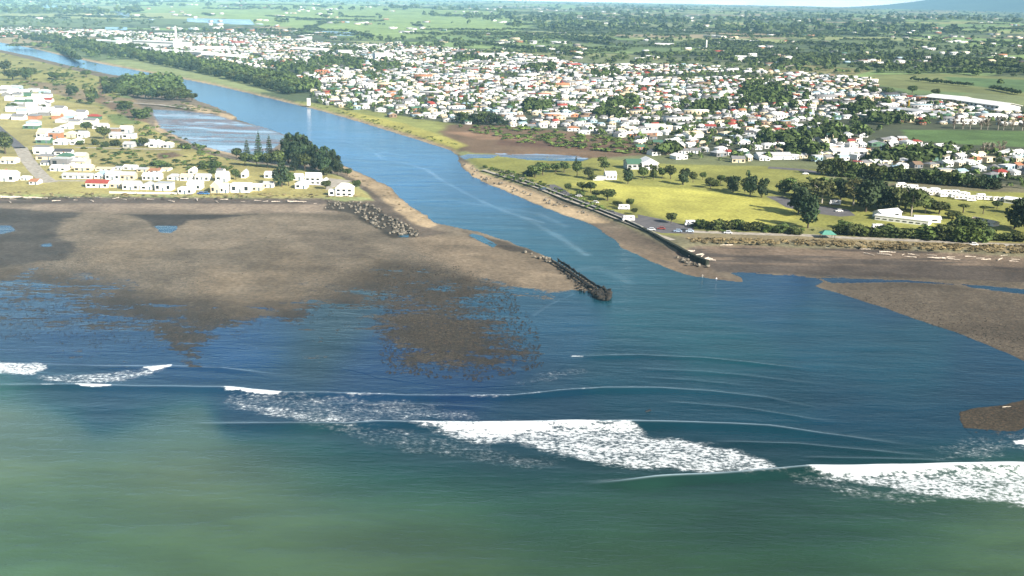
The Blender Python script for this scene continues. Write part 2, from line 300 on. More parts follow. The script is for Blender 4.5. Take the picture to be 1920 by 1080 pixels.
FOAMS = [([(715, 792), (1190, 792), (1200, 806), (1240, 822), (1285, 826), (1350, 838), (1420, 852), (1475, 884), (1400, 892), (1300, 884), (1180, 876), (1050, 853), (980, 834), (950, 829), (920, 834), (880, 829), (830, 812), (780, 798)], .53, 2.4),
 ([(1505, 879), (1700, 875), (1925, 870), (2200, 860), (2200, 960), (1925, 950), (1800, 938), (1700, 924), (1640, 912), (1580, 908), (1540, 894)], .55, 2.4),
 ([(720, 791), (1120, 791), (1130, 800), (1000, 812), (960, 820), (880, 823), (830, 807), (780, 796)], .72, 2.0),
 ([(1505, 879), (1925, 871), (2200, 862), (2200, 880), (1925, 880), (1700, 887), (1620, 893), (1540, 889)], .9, 1.2),
 ([(425, 729), (530, 737), (660, 742), (760, 752), (860, 768), (900, 788), (720, 790), (640, 796), (560, 788), (470, 776), (422, 756)], .27, 4.0),
 ([(425, 728), (480, 733), (530, 737), (520, 741), (470, 738), (425, 734)], .95, .8),
 ([(425, 752), (500, 760), (580, 775), (700, 783), (690, 792), (600, 793), (480, 778)], .42, 2.0),
 ([(560, 797), (720, 800), (850, 826), (960, 850), (1060, 862), (1020, 880), (860, 868), (740, 842), (620, 812)], .2, 4.0),
 ([(1460, 890), (1540, 900), (1640, 918), (1750, 940), (1700, 948), (1590, 928), (1500, 905)], .25, 3.0),
 ([(-60, 678), (75, 681), (95, 686), (60, 702), (-60, 700)], .62, 1.5), ([(75, 704), (250, 696), (300, 684), (322, 685), (290, 700), (230, 716), (140, 722), (90, 714)], .45, 2.0), ([(270, 688), (322, 683), (322, 687), (285, 696)], .95, .6),
 ([(130, 721), (212, 722), (212, 728), (150, 728)], 1.1, .6), ([(76, 721), (102, 721), (102, 724), (80, 724)], 1.0, .5), ([(1070, 666), (1096, 666), (1094, 670), (1070, 669)], .5, .6),
 ([(1000, 700), (1090, 690), (1110, 700), (1040, 716), (960, 722)], .16, 3.0), ([(1780, 830), (1930, 812), (1930, 842), (1840, 862), (1760, 862)], .24, 4.0), ([(1896, 826), (1935, 822), (1935, 834), (1905, 833)], .9, .6),
 ([(500, 738), (960, 742), (960, 746), (640, 744), (520, 741)], .36, 1.5), ([(960, 741), (1060, 733), (1130, 728), (1130, 731), (1040, 738), (960, 745)], .3, .7), ([(470, 793), (720, 790), (720, 796), (640, 799), (500, 797)], .62, .8)]
CRESTS = [([(-100, 681), (100, 683), (200, 686), (320, 685), (400, 689), (500, 701), (560, 706)], .45, 1.7), ([(-100, 722), (140, 724), (330, 727), (430, 730), (520, 738), (640, 740), (760, 744), (960, 743), (1040, 736), (1130, 730), (1240, 729), (1330, 734), (1440, 746), (1560, 769), (1620, 778)], .6, 1.9),
 ([(330, 793), (420, 796), (520, 798), (650, 799), (720, 795), (1190, 795), (1300, 796), (1440, 803), (1560, 816), (1700, 833), (1780, 842)], .85, 2.1), ([(1080, 908), (1250, 899), (1400, 890), (1520, 882), (1700, 878), (1925, 874), (2200, 866)], .95, 2.1),
 ([(1075, 668), (1200, 666), (1320, 672), (1440, 684), (1540, 693)], .3, 1.5), ([(600, 758), (760, 757), (900, 762), (960, 770)], .2, 1.3), ([(-80, 657), (120, 658), (270, 664)], .15, 1.3), ([(1180, 690), (1320, 697), (1480, 713), (1560, 722)], .13, 1.4),
 ([(1240, 752), (1380, 764), (1500, 782), (1580, 792)], .18, 1.5), ([(1330, 828), (1500, 834), (1640, 846), (1760, 856)], .3, 1.7), ([(1500, 858), (1650, 860), (1800, 864)], .22, 1.5), ([(1200, 707), (1300, 713), (1420, 726)], .1, 1.3)]
# ------------------------------------------------------------------ land colours
SAND = lin((120, 108, 92)) * 0.72; GREYSAND = lin((100, 90, 84)) * 0.72; PALE = lin((205, 182, 146)) * 0.6; FLAT = lin((132, 120, 102)) * 0.66
PARK = np.array((.40, .385, .085)); MEAD = np.array((.31, .275, .10)); MARSH = np.array((.15, .10, .06)); DUNE = np.array((.23, .19, .11)); TOWN = np.array((.062, .072, .04))
# outline, height used to place it, colour, edge softness (m), edge wobble (m)
PAINT = [
 ([(-300, 25), (0, 48), (330, 58), (480, 52), (620, 76), (900, 92), (1100, 118), (1440, 132), (1620, 148), (1700, 180), (1930, 200), (2300, 210), (2300, 400), (1930, 350), (1700, 325), (1540, 305), (1440, 300), (1200, 288), (1190, 258), (1030, 248), (950, 238), (850, 236), (720, 222), (600, 202), (560, 160), (400, 120), (180, 70), (0, 70), (-300, 45)], TOWN, 8, 20),
 ([(250, 14), (480, 6), (640, 10), (960, 30), (1000, 50), (940, 64), (700, 76), (560, 56), (400, 34), (250, 26)], np.array((.21, .29, .09)), 25, 60),
 ([(560, 190), (640, 200), (850, 232), (860, 262), (850, 278), (780, 255), (660, 219), (540, 188)], np.array((.24, .26, .08)), 4, 4),
 ([(840, 234), (950, 236), (1080, 248), (1200, 262), (1220, 290), (1110, 300), (980, 290), (880, 288), (850, 275), (830, 258)], MARSH, 6, 8),
 ([(640, 205), (760, 232), (850, 262), (880, 274), (850, 279), (780, 258), (660, 222)], np.array((.34, .32, .08)), 3, 3),
 ([(830, 246), (960, 252), (1000, 262), (900, 262)], np.array((.24, .15, .09)), 4, 4),
 ([(930, 262), (1080, 268), (1180, 276), (1150, 284), (1000, 276), (930, 272)], np.array((.12, .07, .045)), 4, 4),
 ([(870, 292), (980, 290), (1120, 296), (1250, 308), (1440, 312), (1540, 318), (1560, 345), (1870, 360), (2300, 370), (2300, 470), (1930, 462), (1600, 452), (1300, 444), (1230, 440), (1130, 398), (1010, 352), (905, 318), (880, 300)], np.array((.235, .24, .06)), 4, 4),
 ([(1060, 345), (1130, 338), (1180, 348), (1300, 355), (1430, 374), (1490, 392), (1490, 412), (1440, 420), (1300, 416), (1230, 405), (1200, 388), (1150, 372), (1090, 350)], PARK, 4, 2),
 ([(900, 312), (960, 322), (1010, 345), (1130, 390), (1210, 420), (1230, 438), (1190, 424), (1130, 399), (1070, 376), (1010, 352), (960, 334)], np.array((.22, .205, .12)), 2, 2),
 ([(1290, 418), (1480, 428), (1530, 425), (1580, 432), (1640, 436), (1640, 446), (1300, 438)], np.array((.2, .2, .07)), 3, 2),
 ([(1270, 436), (1500, 441), (1700, 447), (1930, 456), (2300, 466), (2300, 492), (1930, 474), (1750, 463), (1600, 460), (1400, 452), (1300, 452), (1280, 446)], DUNE, 3, 4),
 ([(-300, 60), (0, 97), (110, 123), (200, 147), (230, 190), (180, 200), (0, 165), (-300, 120)], np.array((.25, .24, .075)), 5, 8),
 ([(40, 150), (120, 158), (200, 180), (330, 195), (430, 214), (400, 215), (280, 205), (160, 190), (60, 165)], np.array((.21, .16, .09)), 4, 5),
 ([(150, 195), (250, 205), (290, 240), (380, 282), (470, 305), (560, 320), (640, 330), (700, 370), (300, 366), (0, 366), (-300, 370), (-300, 165), (0, 165)], MEAD, 5, 5),
 ([(200, 215), (250, 212), (270, 232), (215, 235)], np.array((.14, .18, .05)), 3, 3), ([(290, 288), (330, 284), (340, 292), (300, 298)], MARSH, 3, 3),
 ([(190, 120), (200, 190), (260, 205), (300, 235), (250, 225), (180, 190)], MARSH * 1.2, 3, 3),
 ([(1630, 140), (1760, 138), (1930, 146), (2300, 160), (2300, 195), (1930, 182), (1850, 176), (1700, 168), (1640, 158)], np.array((.16, .18, .065)), 8, 4),
 ([(1770, 144), (1930, 150), (2300, 165), (2300, 184), (1930, 175), (1780, 155)], np.array((.09, .15, .055)), 8, 4),
 ([(1690, 243), (1800, 244), (1930, 246), (2300, 250), (2300, 280), (1930, 276), (1800, 270), (1700, 262)], np.array((.085, .145, .045)), 4, 3),
 ([(1400, 130), (1480, 118), (1640, 132), (1600, 142), (1440, 142)], np.array((.2, .19, .08)), 8, 6),
 ([(1100, 88), (1180, 82), (1260, 86), (1250, 98), (1130, 96)], np.array((.12, .17, .065)), 8, 6)]
def hmask(px):   # nothing
    return px
def ground_fields(X, Y):
    """X, Y: world points -> z, Col, wet, cob, upland"""
    n = len(X); D = np.hypot(X, Y)
    wob = (fbm(X / 9, Y / 9, 3, 3) - .5) * 5
    px0, py0 = PX(X, Y, 0.0); px2, py2 = PX(X, Y, ZL)
    sL = sdist(X, Y, LAND_L, 400); sR = sdist(X, Y, LAND_R, 400); sB = sdist(X, Y, BANK_BR, 200)
    sl_ = np.maximum(np.maximum(sL, sR), sB) + wob * .6
    uL = sdist(X, Y, UP_L, 100); uR = sdist(X, Y, UP_R, 100); up = np.maximum(uL, uR) + wob * .5
    z = np.where(sl_ > 0, .06 + .45 * sm(sl_, 0, 40), np.clip(sl_ * .25, -1.2, -.02))
    z = z + (ZL - .5) * sm(up, -5, 4)
    z = np.where(up > 4, ZL, z)
    far = sm(D, 2600, 9000)
    z = z + far * (fbm(X / 1400, Y / 1400, 4, 11) * 46) + sm(D, 9000, 20000) * 20 * fbm(X / 5000, Y / 5000, 2, 5)
    # colours
    col = np.tile(FLAT, (n, 1)) * (0.85 + .3 * fbm(X / 30, Y / 12, 3, 21))[:, None]
    # ---- upper land
    f1 = fbm(X / 160, Y / 160, 4, 31)[:, None]; f2 = fbm(X / 35, Y / 35, 3, 37)[:, None]
    # field patchwork
    cs = 330.0; a = 0.35; xr = (X * math.cos(a) + Y * math.sin(a)) / (cs * 1.5); yr = (-X * math.sin(a) + Y * math.cos(a)) / cs
    ix = np.floor(xr); iy = np.floor(yr); b1 = np.full(n, 9.); b2 = np.full(n, 9.); cid = np.zeros(n)
    for dx in (-1, 0, 1):
        for dy in (-1, 0, 1):
            jx = ix + dx; jy = iy + dy; sx = jx + _h(jx, jy, 1); sy = jy + _h(jx, jy, 2)
            d = np.maximum(abs(xr - sx), abs(yr - sy)); r = _h(jx, jy, 3)
            m = d < b1; b2 = np.where(m, b1, np.minimum(b2, d)); cid = np.where(m, r, cid); b1 = np.where(m, d, b1)
    fields = np.array([(.20, .29, .10), (.17, .26, .09), (.27, .30, .12), (.22, .26, .11), (.30, .25, .15), (.12, .16, .065), (.21, .30, .10), (.08, .11, .05)])
    fc = fields[(cid * 7.99).astype(int)]
    far_c = fc * (0.8 + .4 * f2)
    hedge = sm(b2 - b1, .05, .02)[:, None] * sm(D, 1500, 2400)[:, None]
    far_c = far_c * (1 - hedge) + np.array((.035, .05, .022)) * hedge
    br = sm(fbm(X / 600, Y / 600, 3, 77), .5, .62)[:, None] * sm(px2, 700, 1300)[:, None]
    far_c = far_c * (1 - .65 * br) + np.array((.075, .085, .05)) * .65 * br
    land = far_c
    for pts, c, soft, wobm in PAINT:
        P = world_poly(pts, ZL); s = sdist(X, Y, P, 120) + (fbm(X / 22, Y / 22, 3, 41) - .5) * 2 * wobm
        k = sm(s, -soft, soft)[:, None]
        land = land * (1 - k) + (np.asarray(c) * (0.68 + .64 * f2) * (0.8 + .4 * f1)) * k
    # town: patches of garden green, grey yard and street
    # ---- meadow scrub tone
    ku = sm(up, -2.0, 1.0)[:, None]
    # ---- beaches
    pale = np.zeros(n)
    for pts in ([(640, 308), (700, 335), (735, 352), (745, 365), (760, 380), (800, 405), (822, 420), (800, 428), (770, 418), (735, 392), (715, 372), (690, 355), (650, 330)],
                [(-300, 30), (0, 80), (130, 108), (260, 133), (400, 160), (540, 193), (660, 225), (780, 262), (862, 290), (862, 284), (780, 256), (660, 219), (540, 187), (400, 154), (260, 127), (130, 102), (0, 74), (-300, 25)],
                [(862, 300), (885, 330), (960, 362), (1060, 402), (1105, 417), (1150, 418), (1110, 402), (1000, 360), (940, 336), (890, 310)],
                [(340, 192), (420, 212), (442, 218), (430, 228), (380, 216)], [(290, 225), (400, 262), (470, 290), (450, 296), (380, 278), (290, 245)]):
        pale = np.maximum(pale, sm(sdist(X, Y, world_poly(pts, .5), 60) + wob * .6, -1.5, 2))
    col = col * (1 - pale[:, None]) + PALE * pale[:, None]
    st = fbm(X / 60, Y / 5, 4, 55)
    # top-of-beach : grey, streaky; right-hand beach browner
    def band(pts, c, amt, soft=4, wb=1.0):
        nonlocal col
        k = sm(sdist(X, Y, world_poly(pts, .4), 120) + wob * wb, -soft, soft) * amt
        col = col * (1 - k[:, None]) + np.asarray(c) * k[:, None]
    band([(-300, 366), (0, 368), (300, 368), (600, 372), (640, 378), (600, 384), (300, 382), (0, 382), (-300, 384)], GREYSAND * .85, .85, 2)
    band([(-300, 384), (0, 384), (300, 382), (620, 384), (640, 398), (300, 402), (160, 398), (0, 392), (-300, 396)], lin((158, 142, 124)) * .66, .8, 3)
    band([(-300, 392), (0, 392), (170, 400), (120, 412), (100, 440), (150, 470), (110, 490), (0, 500), (-300, 500)], lin((82, 76, 70)) * .6, .9, 3, 2)
    band([(240, 402), (480, 402), (400, 412), (350, 414), (340, 428), (290, 428), (270, 412)], lin((74, 68, 62)) * .6, .95, 2)
    band([(540, 430), (640, 436), (700, 470), (640, 480), (560, 455)], lin((96, 86, 74)) * .6, .5, 6, 3)
    band([(150, 470), (240, 450), (330, 470), (260, 500), (170, 500)], lin((150, 134, 110)) * .66, .55, 9, 3)
    band([(380, 500), (470, 510), (440, 560), (370, 550)], lin((150, 132, 106)) * .66, .5, 10, 3)
    band([(500, 460), (560, 470), (640, 500), (760, 520), (700, 560), (560, 590), (480, 580), (460, 520)], lin((112, 98, 78)) * .66, .5, 10, 2)
    band([(0, 500), (380, 560), (700, 560), (720, 640), (350, 690), (0, 690), (-300, 690), (-300, 500)], lin((98, 84, 64)) * .66, .6, 10, 2)
    band([(0, 530), (250, 550), (400, 600), (560, 575), (700, 540), (720, 640), (350, 700), (-300, 700), (-300, 530)], lin((74, 66, 56)) * .6, .75, 14, 3)
    band([(690, 480), (900, 520), (1010, 600), (1010, 690), (900, 720), (700, 700), (700, 600), (660, 520)], lin((84, 72, 54)) * .62, .85, 12, 3)
    band([(820, 440), (940, 455), (1040, 490), (1090, 545), (960, 541), (860, 510), (780, 470), (770, 445)], lin((146, 130, 108)) * .68, .85, 4)
    band([(870, 433), (960, 456), (1010, 474), (960, 470), (900, 452)], lin((80, 72, 62)) * .6, .9, 1.5)
    band([(640, 330), (690, 352), (730, 385), (780, 420), (840, 436), (790, 446), (735, 430), (690, 395), (640, 372)], lin((108, 96, 84)) * .66, .9, 2)
    band([(1100, 418), (1180, 430), (1330, 492), (1350, 515), (1392, 528), (1300, 522), (1200, 482), (1150, 450)], lin((112, 99, 84)) * .7, .9, 2)
    band([(1150, 470), (1260, 512), (1350, 528), (1260, 500), (1180, 466), (1200, 462), (1290, 500), (1160, 452)], lin((146, 128, 104)) * .7, .5, 3)
    band([(1290, 452), (1500, 458), (1700, 464), (1930, 474), (2300, 490), (2300, 560), (1930, 530), (1650, 520), (1450, 512), (1340, 510), (1290, 480)], lin((96, 87, 80)) * .62, .9, 2)
    kb = sm(sdist(X, Y, world_poly([(1290, 458), (1930, 476), (2300, 490), (2300, 520), (1930, 512), (1700, 500), (1400, 498), (1320, 490)], .4), 60), -3, 8) * sm(st, .48, .6)
    col = col * (1 - .55 * kb[:, None]) + lin((170, 148, 124)) * .6 * .55 * kb[:, None]
    kb = sm(sdist(X, Y, world_poly([(1290, 450), (1930, 470), (1930, 496), (1500, 486), (1320, 480)], .4), 60), -3, 4) * sm(st, .46, .38)
    col = col * (1 - .6 * kb[:, None]) + lin((62, 56, 56)) * .6 * .6 * kb[:, None]
    band([(1525, 530), (1700, 528), (1930, 552), (2300, 590), (2300, 860), (1930, 684), (1780, 622), (1610, 564)], lin((112, 102, 88)) * .64, .9, 2)
    band([(1780, 740), (2100, 730), (2100, 810), (1780, 830)], lin((84, 74, 58)) * .6, .9, 3)
    col = col * (1 - ku) + land * ku
    band([(612, 380), (690, 382), (722, 402), (790, 436), (786, 446), (735, 446), (700, 426), (650, 398), (608, 394)], lin((70, 64, 54)) * .6, .9, 1.2)  # shade in the gaps between mound boulders, painted into the ground colour
    kb_ = (1 - ku[:, 0]); dk_ = sm(fbm(X / 38, Y / 24, 4, 121), .52, .66) * .32 + sm(fbm(X / 10, Y / 16, 3, 131), .55, .7) * .16; kbeach = (1.0 + .20 * kb_ - kb_ * dk_)[:, None]; col = col * kbeach
    # wetness
    wet = kfield(px0, py0, [(p[0], p[1], p[2] * (.86 if p[2] < .9 and p[0] > 690 else .90 if p[2] < 1 else 1)) for p in WETP] + [(1060, 553, 1.1), (1000, 549, 1.05), (1095, 553, 1.1), (940, 546, .85)], 24)[:, 0] + (fbm(X / 14, Y / 5, 3, 61) - .5) * .25
    flats = inside(px0, py0, np.array([(-500, 470), (0, 470), (640, 470), (760, 455), (860, 500), (960, 538), (1090, 545), (1150, 560), (1100, 760), (-500, 760)], float))
    fl_k = sm(sdist(X, Y, world_poly([(-500, 478), (0, 478), (200, 470), (640, 470), (760, 455), (860, 500), (960, 536), (1040, 543), (1150, 545), (1300, 760), (-500, 760)], 0), 60), -4, 4)
    wet = wet * fl_k
    pools = [([(288, 424), (335, 424), (330, 432), (318, 438), (300, 436)], 1.1), ([(-60, 422), (20, 424), (32, 434), (0, 440), (-60, 438)], 1.0), ([(72, 458), (98, 457), (98, 463), (76, 464)], .9), ([(885, 436), (905, 442), (930, 458), (925, 463), (900, 452), (880, 440)], 1.1),
             ([(745, 440), (768, 440), (768, 446), (750, 446)], .9), ([(1530, 519), (1700, 526), (1930, 545), (2300, 585), (2300, 600), (1930, 552), (1810, 536), (1700, 530), (1560, 530)], 1.0), ([(1800, 533), (1930, 544), (2300, 585), (2300, 600), (1930, 554), (1820, 540)], 1.05),
             ([(1370, 508), (1560, 514), (1700, 521), (1600, 526), (1400, 515)], .4), ([(1790, 800), (1900, 806), (1935, 800), (1900, 850), (1830, 840)], .8)]
    for pts, v in pools:
        wet = np.maximum(wet, v * sm(sdist(X, Y, world_poly(pts, .3), 40) + wob * .25, -1.5, 1.5))
    LAG = [(283, 206), (330, 206), (400, 214), (432, 224), (500, 240), (540, 256), (500, 290), (440, 290), (360, 270), (300, 240)]
    lag = sm(sdist(X, Y, world_poly(LAG, .2), 40) + wob * .5, -2, 2)
    z = z * (1 - lag) + .1 * lag; ku = ku[:, 0] * (1 - lag)
    wet = np.maximum(wet, lag * (.66 + 1.1 * (fbm(X / 60, Y / 14, 3, 91) - .5)))
    col = col * (1 - lag[:, None]) + lin((128, 122, 128)) * .8 * lag[:, None]
    ponds = [[(925, 285), (1060, 288), (1110, 295), (1090, 301), (1000, 300), (935, 292)], [(80, 15), (125, 16), (125, 22), (85, 20)], [(216, 27), (245, 31), (242, 38), (222, 37)], [(190, 51), (240, 52), (238, 57), (195, 56)], [(350, 37), (470, 40), (480, 49), (400, 46), (350, 43)], [(590, 58), (680, 62), (660, 68), (600, 66)], [(860, 288), (935, 290), (925, 297), (870, 296)]]
    for i, pts in enumerate(ponds):
        k = sm(sdist(X, Y, world_poly(pts, ZL), 60) + (0 if i else wob * .4), -2, 2); wet = np.maximum(wet, k * (.9 if i else .8)); ku = ku * (1 - k * 1.0)
        if not i: z = z - 1.2 * k
    # beside the water's edge sand is damp
    cobk = kfield(px0, py0, [(300, 400, 0), (500, 450, 0), (0, 420, .1), (100, 560, .5), (300, 560, .35), (500, 520, .1), (600, 560, .35), (350, 650, .9), (0, 620, .7), (650, 590, .8), (700, 480, .2), (760, 540, .65), (850, 540, .75), (800, 640, .8), (900, 650, .9), (980, 640, 1), (960, 580, 1), (840, 700, .9), (1000, 500, 0), (900, 480, 0), (1600, 560, .15), (1750, 580, .35), (1850, 620, .5), (1650, 570, .5), (1850, 780, .7)], 45)[:, 0]
    cob = cobk * (1 - np.clip(ku, 0, 1)) * (1 - lag)
    return z, col, wet, cob, np.clip(ku, 0, 1), sl_
def water_fields(X, Y):
    px, py = PX(X, Y, 0.0)
    k = sm(py, 770, 860)[:, None]; wc = kfield(px, py, WATC, 48) * (1 - k) + kfield(px, py + 40 * (fbm(X / 70, Y / 30, 3, 81) - .5), WATC, 95) * k
    k = sm(wc[:, :1], 34, 56) * sm(py, 720, 780)[:, None]; rv = sm(-py, -480, -330)[:, None]; wc = wc * (1 + rv * np.array([.2, .04, .2])); wc = wc * (np.array([.66, .93, .90]) * (1 - k) + np.array([1.12, 1.0, .93]) * k); kk = sm(py, 860, 960)[:, None] * .42; wc = wc * (1 - kk) + np.array([64., 96, 80]) * kk; wc = wc * (1 + sm(py, 780, 900)[:, None] * np.array([.12, .01, -.10])); wc = lin(np.clip(wc, 0, 255)) * (.66 + .16 * k) * (1 - .12 * sm(-py, -300, -200))[:, None]
    return wc
def foam_fields(X, Y):
    fo = np.zeros(len(X)); zz = np.zeros(len(X)); wob = (fbm(X / 5, Y / 3, 3, 71) - .5)
    lite = np.zeros(len(X))
    for pts, v, soft in FOAMS:
        s = sdist(X, Y, world_poly(pts, 0), 30) + wob * soft * 2.4; fo = np.maximum(fo, v * sm(s, -soft, soft))
    for pts, amp, wid in CRESTS:
        P = world_poly(pts, 0); m = (X > P[:, 0].min() - 20) & (X < P[:, 0].max() + 20) & (Y > P[:, 1].min() - 15) & (Y < P[:, 1].max() + 15)
        x = X[m]; y = Y[m]; yc = np.interp(x, P[:, 0], P[:, 1]) + (fbm(x / 25, x * 0, 2, 5) - .5) * 1.6
        s = y - yc; L = P[-1, 0] - P[0, 0]; e = sm(x, P[0, 0], P[0, 0] + .15 * L) * sm(x, P[-1, 0], P[-1, 0] - .3 * L) * (.7 + .6 * fbm(x / 18, x * 0 + 3, 2, 8))
        prof = np.where(s > 0, np.exp(-(s / (wid * .6)) ** 2), np.exp(-(s / (wid * 1.5)) ** 2))
        zz[m] += 1.35 * amp * e * prof
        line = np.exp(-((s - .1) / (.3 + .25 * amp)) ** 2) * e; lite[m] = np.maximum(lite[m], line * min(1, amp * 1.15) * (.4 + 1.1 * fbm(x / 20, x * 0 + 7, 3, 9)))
    return fo, zz, lite
# ------------------------------------------------------------------ the ground sheet and the water sheet
def grid(vs, ts):
    Vv, T = np.meshgrid(vs, ts, indexing='ij'); Yd = F * H / Vv / math.cos(0) ; return (T * Yd).ravel(), Yd.ravel()
def faces(nr, nc):
    i = np.arange(nr * nc).reshape(nr, nc); return np.stack([i[:-1, :-1].ravel(), i[1:, :-1].ravel(), i[1:, 1:].ravel(), i[:-1, 1:].ravel()], 1)[:, ::-1]
def sub(name, co_, q, keep, attrs, mat, smooth=True):
    q = q[keep]; used = np.unique(q); rm = np.zeros(len(co_), np.int64); rm[used] = np.arange(len(used))
    me = mesh_np(name, co_[used], rm[q], mat=mat, smooth=smooth, attrs={k: v[used] for k, v in attrs.items()}); return ob(name, me)
tmax = 0.82
vs = np.concatenate([np.linspace(8.0, 40, 46)[:-1], np.linspace(40, 160, 130)[:-1], np.linspace(160, 560, 240)[:-1], np.linspace(560, 980, 300)[:-1], np.linspace(980, 1150, 60), [1400, 1800]])
ts = np.linspace(-tmax, tmax, 1100)
X, Y = grid(vs, ts)
z, col, wet, cob, ku, sl_ = ground_fields(X, Y)
wcol = water_fields(X, Y); fo, zz, lite = foam_fields(X, Y)
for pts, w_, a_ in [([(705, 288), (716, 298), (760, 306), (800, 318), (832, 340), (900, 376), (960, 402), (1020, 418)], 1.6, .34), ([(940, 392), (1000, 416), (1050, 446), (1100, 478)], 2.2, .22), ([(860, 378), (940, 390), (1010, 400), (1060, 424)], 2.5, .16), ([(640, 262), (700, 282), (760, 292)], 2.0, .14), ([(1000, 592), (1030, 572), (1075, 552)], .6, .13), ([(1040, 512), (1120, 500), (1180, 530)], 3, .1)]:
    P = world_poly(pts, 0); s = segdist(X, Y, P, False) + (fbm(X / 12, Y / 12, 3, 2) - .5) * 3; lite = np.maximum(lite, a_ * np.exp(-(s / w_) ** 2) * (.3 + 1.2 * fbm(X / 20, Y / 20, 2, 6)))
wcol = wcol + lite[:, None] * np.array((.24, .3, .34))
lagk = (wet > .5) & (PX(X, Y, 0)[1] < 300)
wcol[lagk] = (lin((120, 136, 160)) * .6)[None] + sm(fbm(X[lagk] / 70, Y[lagk] / 12, 3, 19), .5, .62)[:, None] * np.array((.2, .26, .32))  # pale sky reflection put into the water colour of lagoon and ponds
q = faces(len(vs), len(ts)); zf = z[q].max(1); kuf = ku[q].mean(1); co3 = np.stack([X, Y, z], 1)
rip = np.clip(.9 - 0 * X, 0, 1) * sm(F * H / Y, 60, 400) * .42 + .16
A = dict(Col=col, WCol=wcol, wet=np.clip(wet, -.3, 1.2) + (z < -.01) * .6, cob=np.clip(cob, 0, 1), foam=fo * 0 + np.where(z > -.3, fo, 0), rip=rip)
o = sub('ground', co3, q, (kuf > .5), A, MC); tag(o, kind='structure')
o = sub('beach', co3, q, (kuf <= .5) & (zf > -.6), A, MC); tag(o, kind='structure')
zw = zz + (fbm(X / 12, Y / 4, 3, 15) - .5) * .12
co_w = np.stack([X, Y, zw * (z < .05)], 1)
AW = dict(Col=col, WCol=wcol, wet=np.full(len(X), 1.6), cob=fo * 0, foam=fo, rip=rip)
P1 = w1(1148, 560); P2 = w1(1392, 528); cx = X[q].mean(1); cy = Y[q].mean(1)
isriver = (cy > P1[1] + (cx - P1[0]) * (P2[1] - P1[1]) / (P2[0] - P1[0])) & (cx < P2[0] + 5) & (sdist(cx, cy, NEARB[:37], 1e5) < 1e9) & ((cx > P1[0]) | (cy > P1[1] + (cx - P1[0]) * -1.0))
wkeep = (z[q].min(1) < .12) & (cy < 4200)
o = sub('river', co_w, q, wkeep & isriver, AW, MC); tag(o, kind='structure')
o = sub('sea', co_w, q, wkeep & ~isriver, AW, MC); tag(o, kind='structure')
# seabed below everything, so nothing shows through sideways
me = mesh_np('seabed', [(-45000, -3000, -60), (45000, -3000, -60), (45000, 33000, -60), (-45000, 33000, -60)], [(0, 1, 2, 3)], mat=simple('seabed', (.05, .08, .07)))
tag(ob('seabed', me), kind='structure')
# mountain flank on the right
r_ = np.linspace(7000, 14500, 50); a_ = np.linspace(0, 2 * math.pi, 160); R_, A_ = np.meshgrid(r_, a_, indexing='ij')
mc = ((2600 - 960) / F * 26000, 26000); mx_ = mc[0] + R_ * np.cos(A_); my_ = mc[1] + R_ * np.sin(A_)
rr = R_ / 1000 + (fbm(mx_ / 1800, my_ / 1800, 4, 3) - .5) * .7
mz = np.where(rr < 13.6, 30 * (13.6 - rr) ** 2, -5) + 12
FM_ = faces(50, 160)[:, ::-1]; FM_ = FM_[(mx_.ravel()[FM_].max(1) < 33500) & (my_.ravel()[FM_].max(1) < 30000) & (mz.ravel()[FM_].max(1) < 1250)]
o = ob('mountain', mesh_np('mountain', np.stack([mx_.ravel(), my_.ravel(), mz.ravel()], 1), FM_, mat=simple('mountain_bush', (.05, .07, .04), var=.4, scale=.001), smooth=True)); tag(o, kind='structure')
# white cloud sheet added beyond the haze to whiten the sky strip
u_ = np.linspace(-60000, 75000, 260); v_ = np.linspace(0, 1, 40); U_, V_ = np.meshgrid(u_, v_, indexing='ij'); cz_ = -60 + V_ * (900 + 700 * (fbm(U_ / 9000, U_ * 0, 3, 4) - .3))
cy_ = 36500 + 3000 * V_ ** 2 + (fbm(U_ / 2500, cz_ / 1400, 4, 61) - .5) * 1500
mcl, n, l, p, out = new_mat('whitening_cloud'); p.inputs['Base Color'].default_value = (.93, .94, .95, 1); p.inputs['Roughness'].default_value = 1; p.inputs['Specular IOR Level'].default_value = 0
o = ob('sky_whitening_cloud', mesh_np('sky_whitening_cloud', np.stack([U_.ravel(), cy_.ravel(), cz_.ravel()], 1), faces(260, 40), mat=mcl, smooth=True)); tag(o, kind='structure')
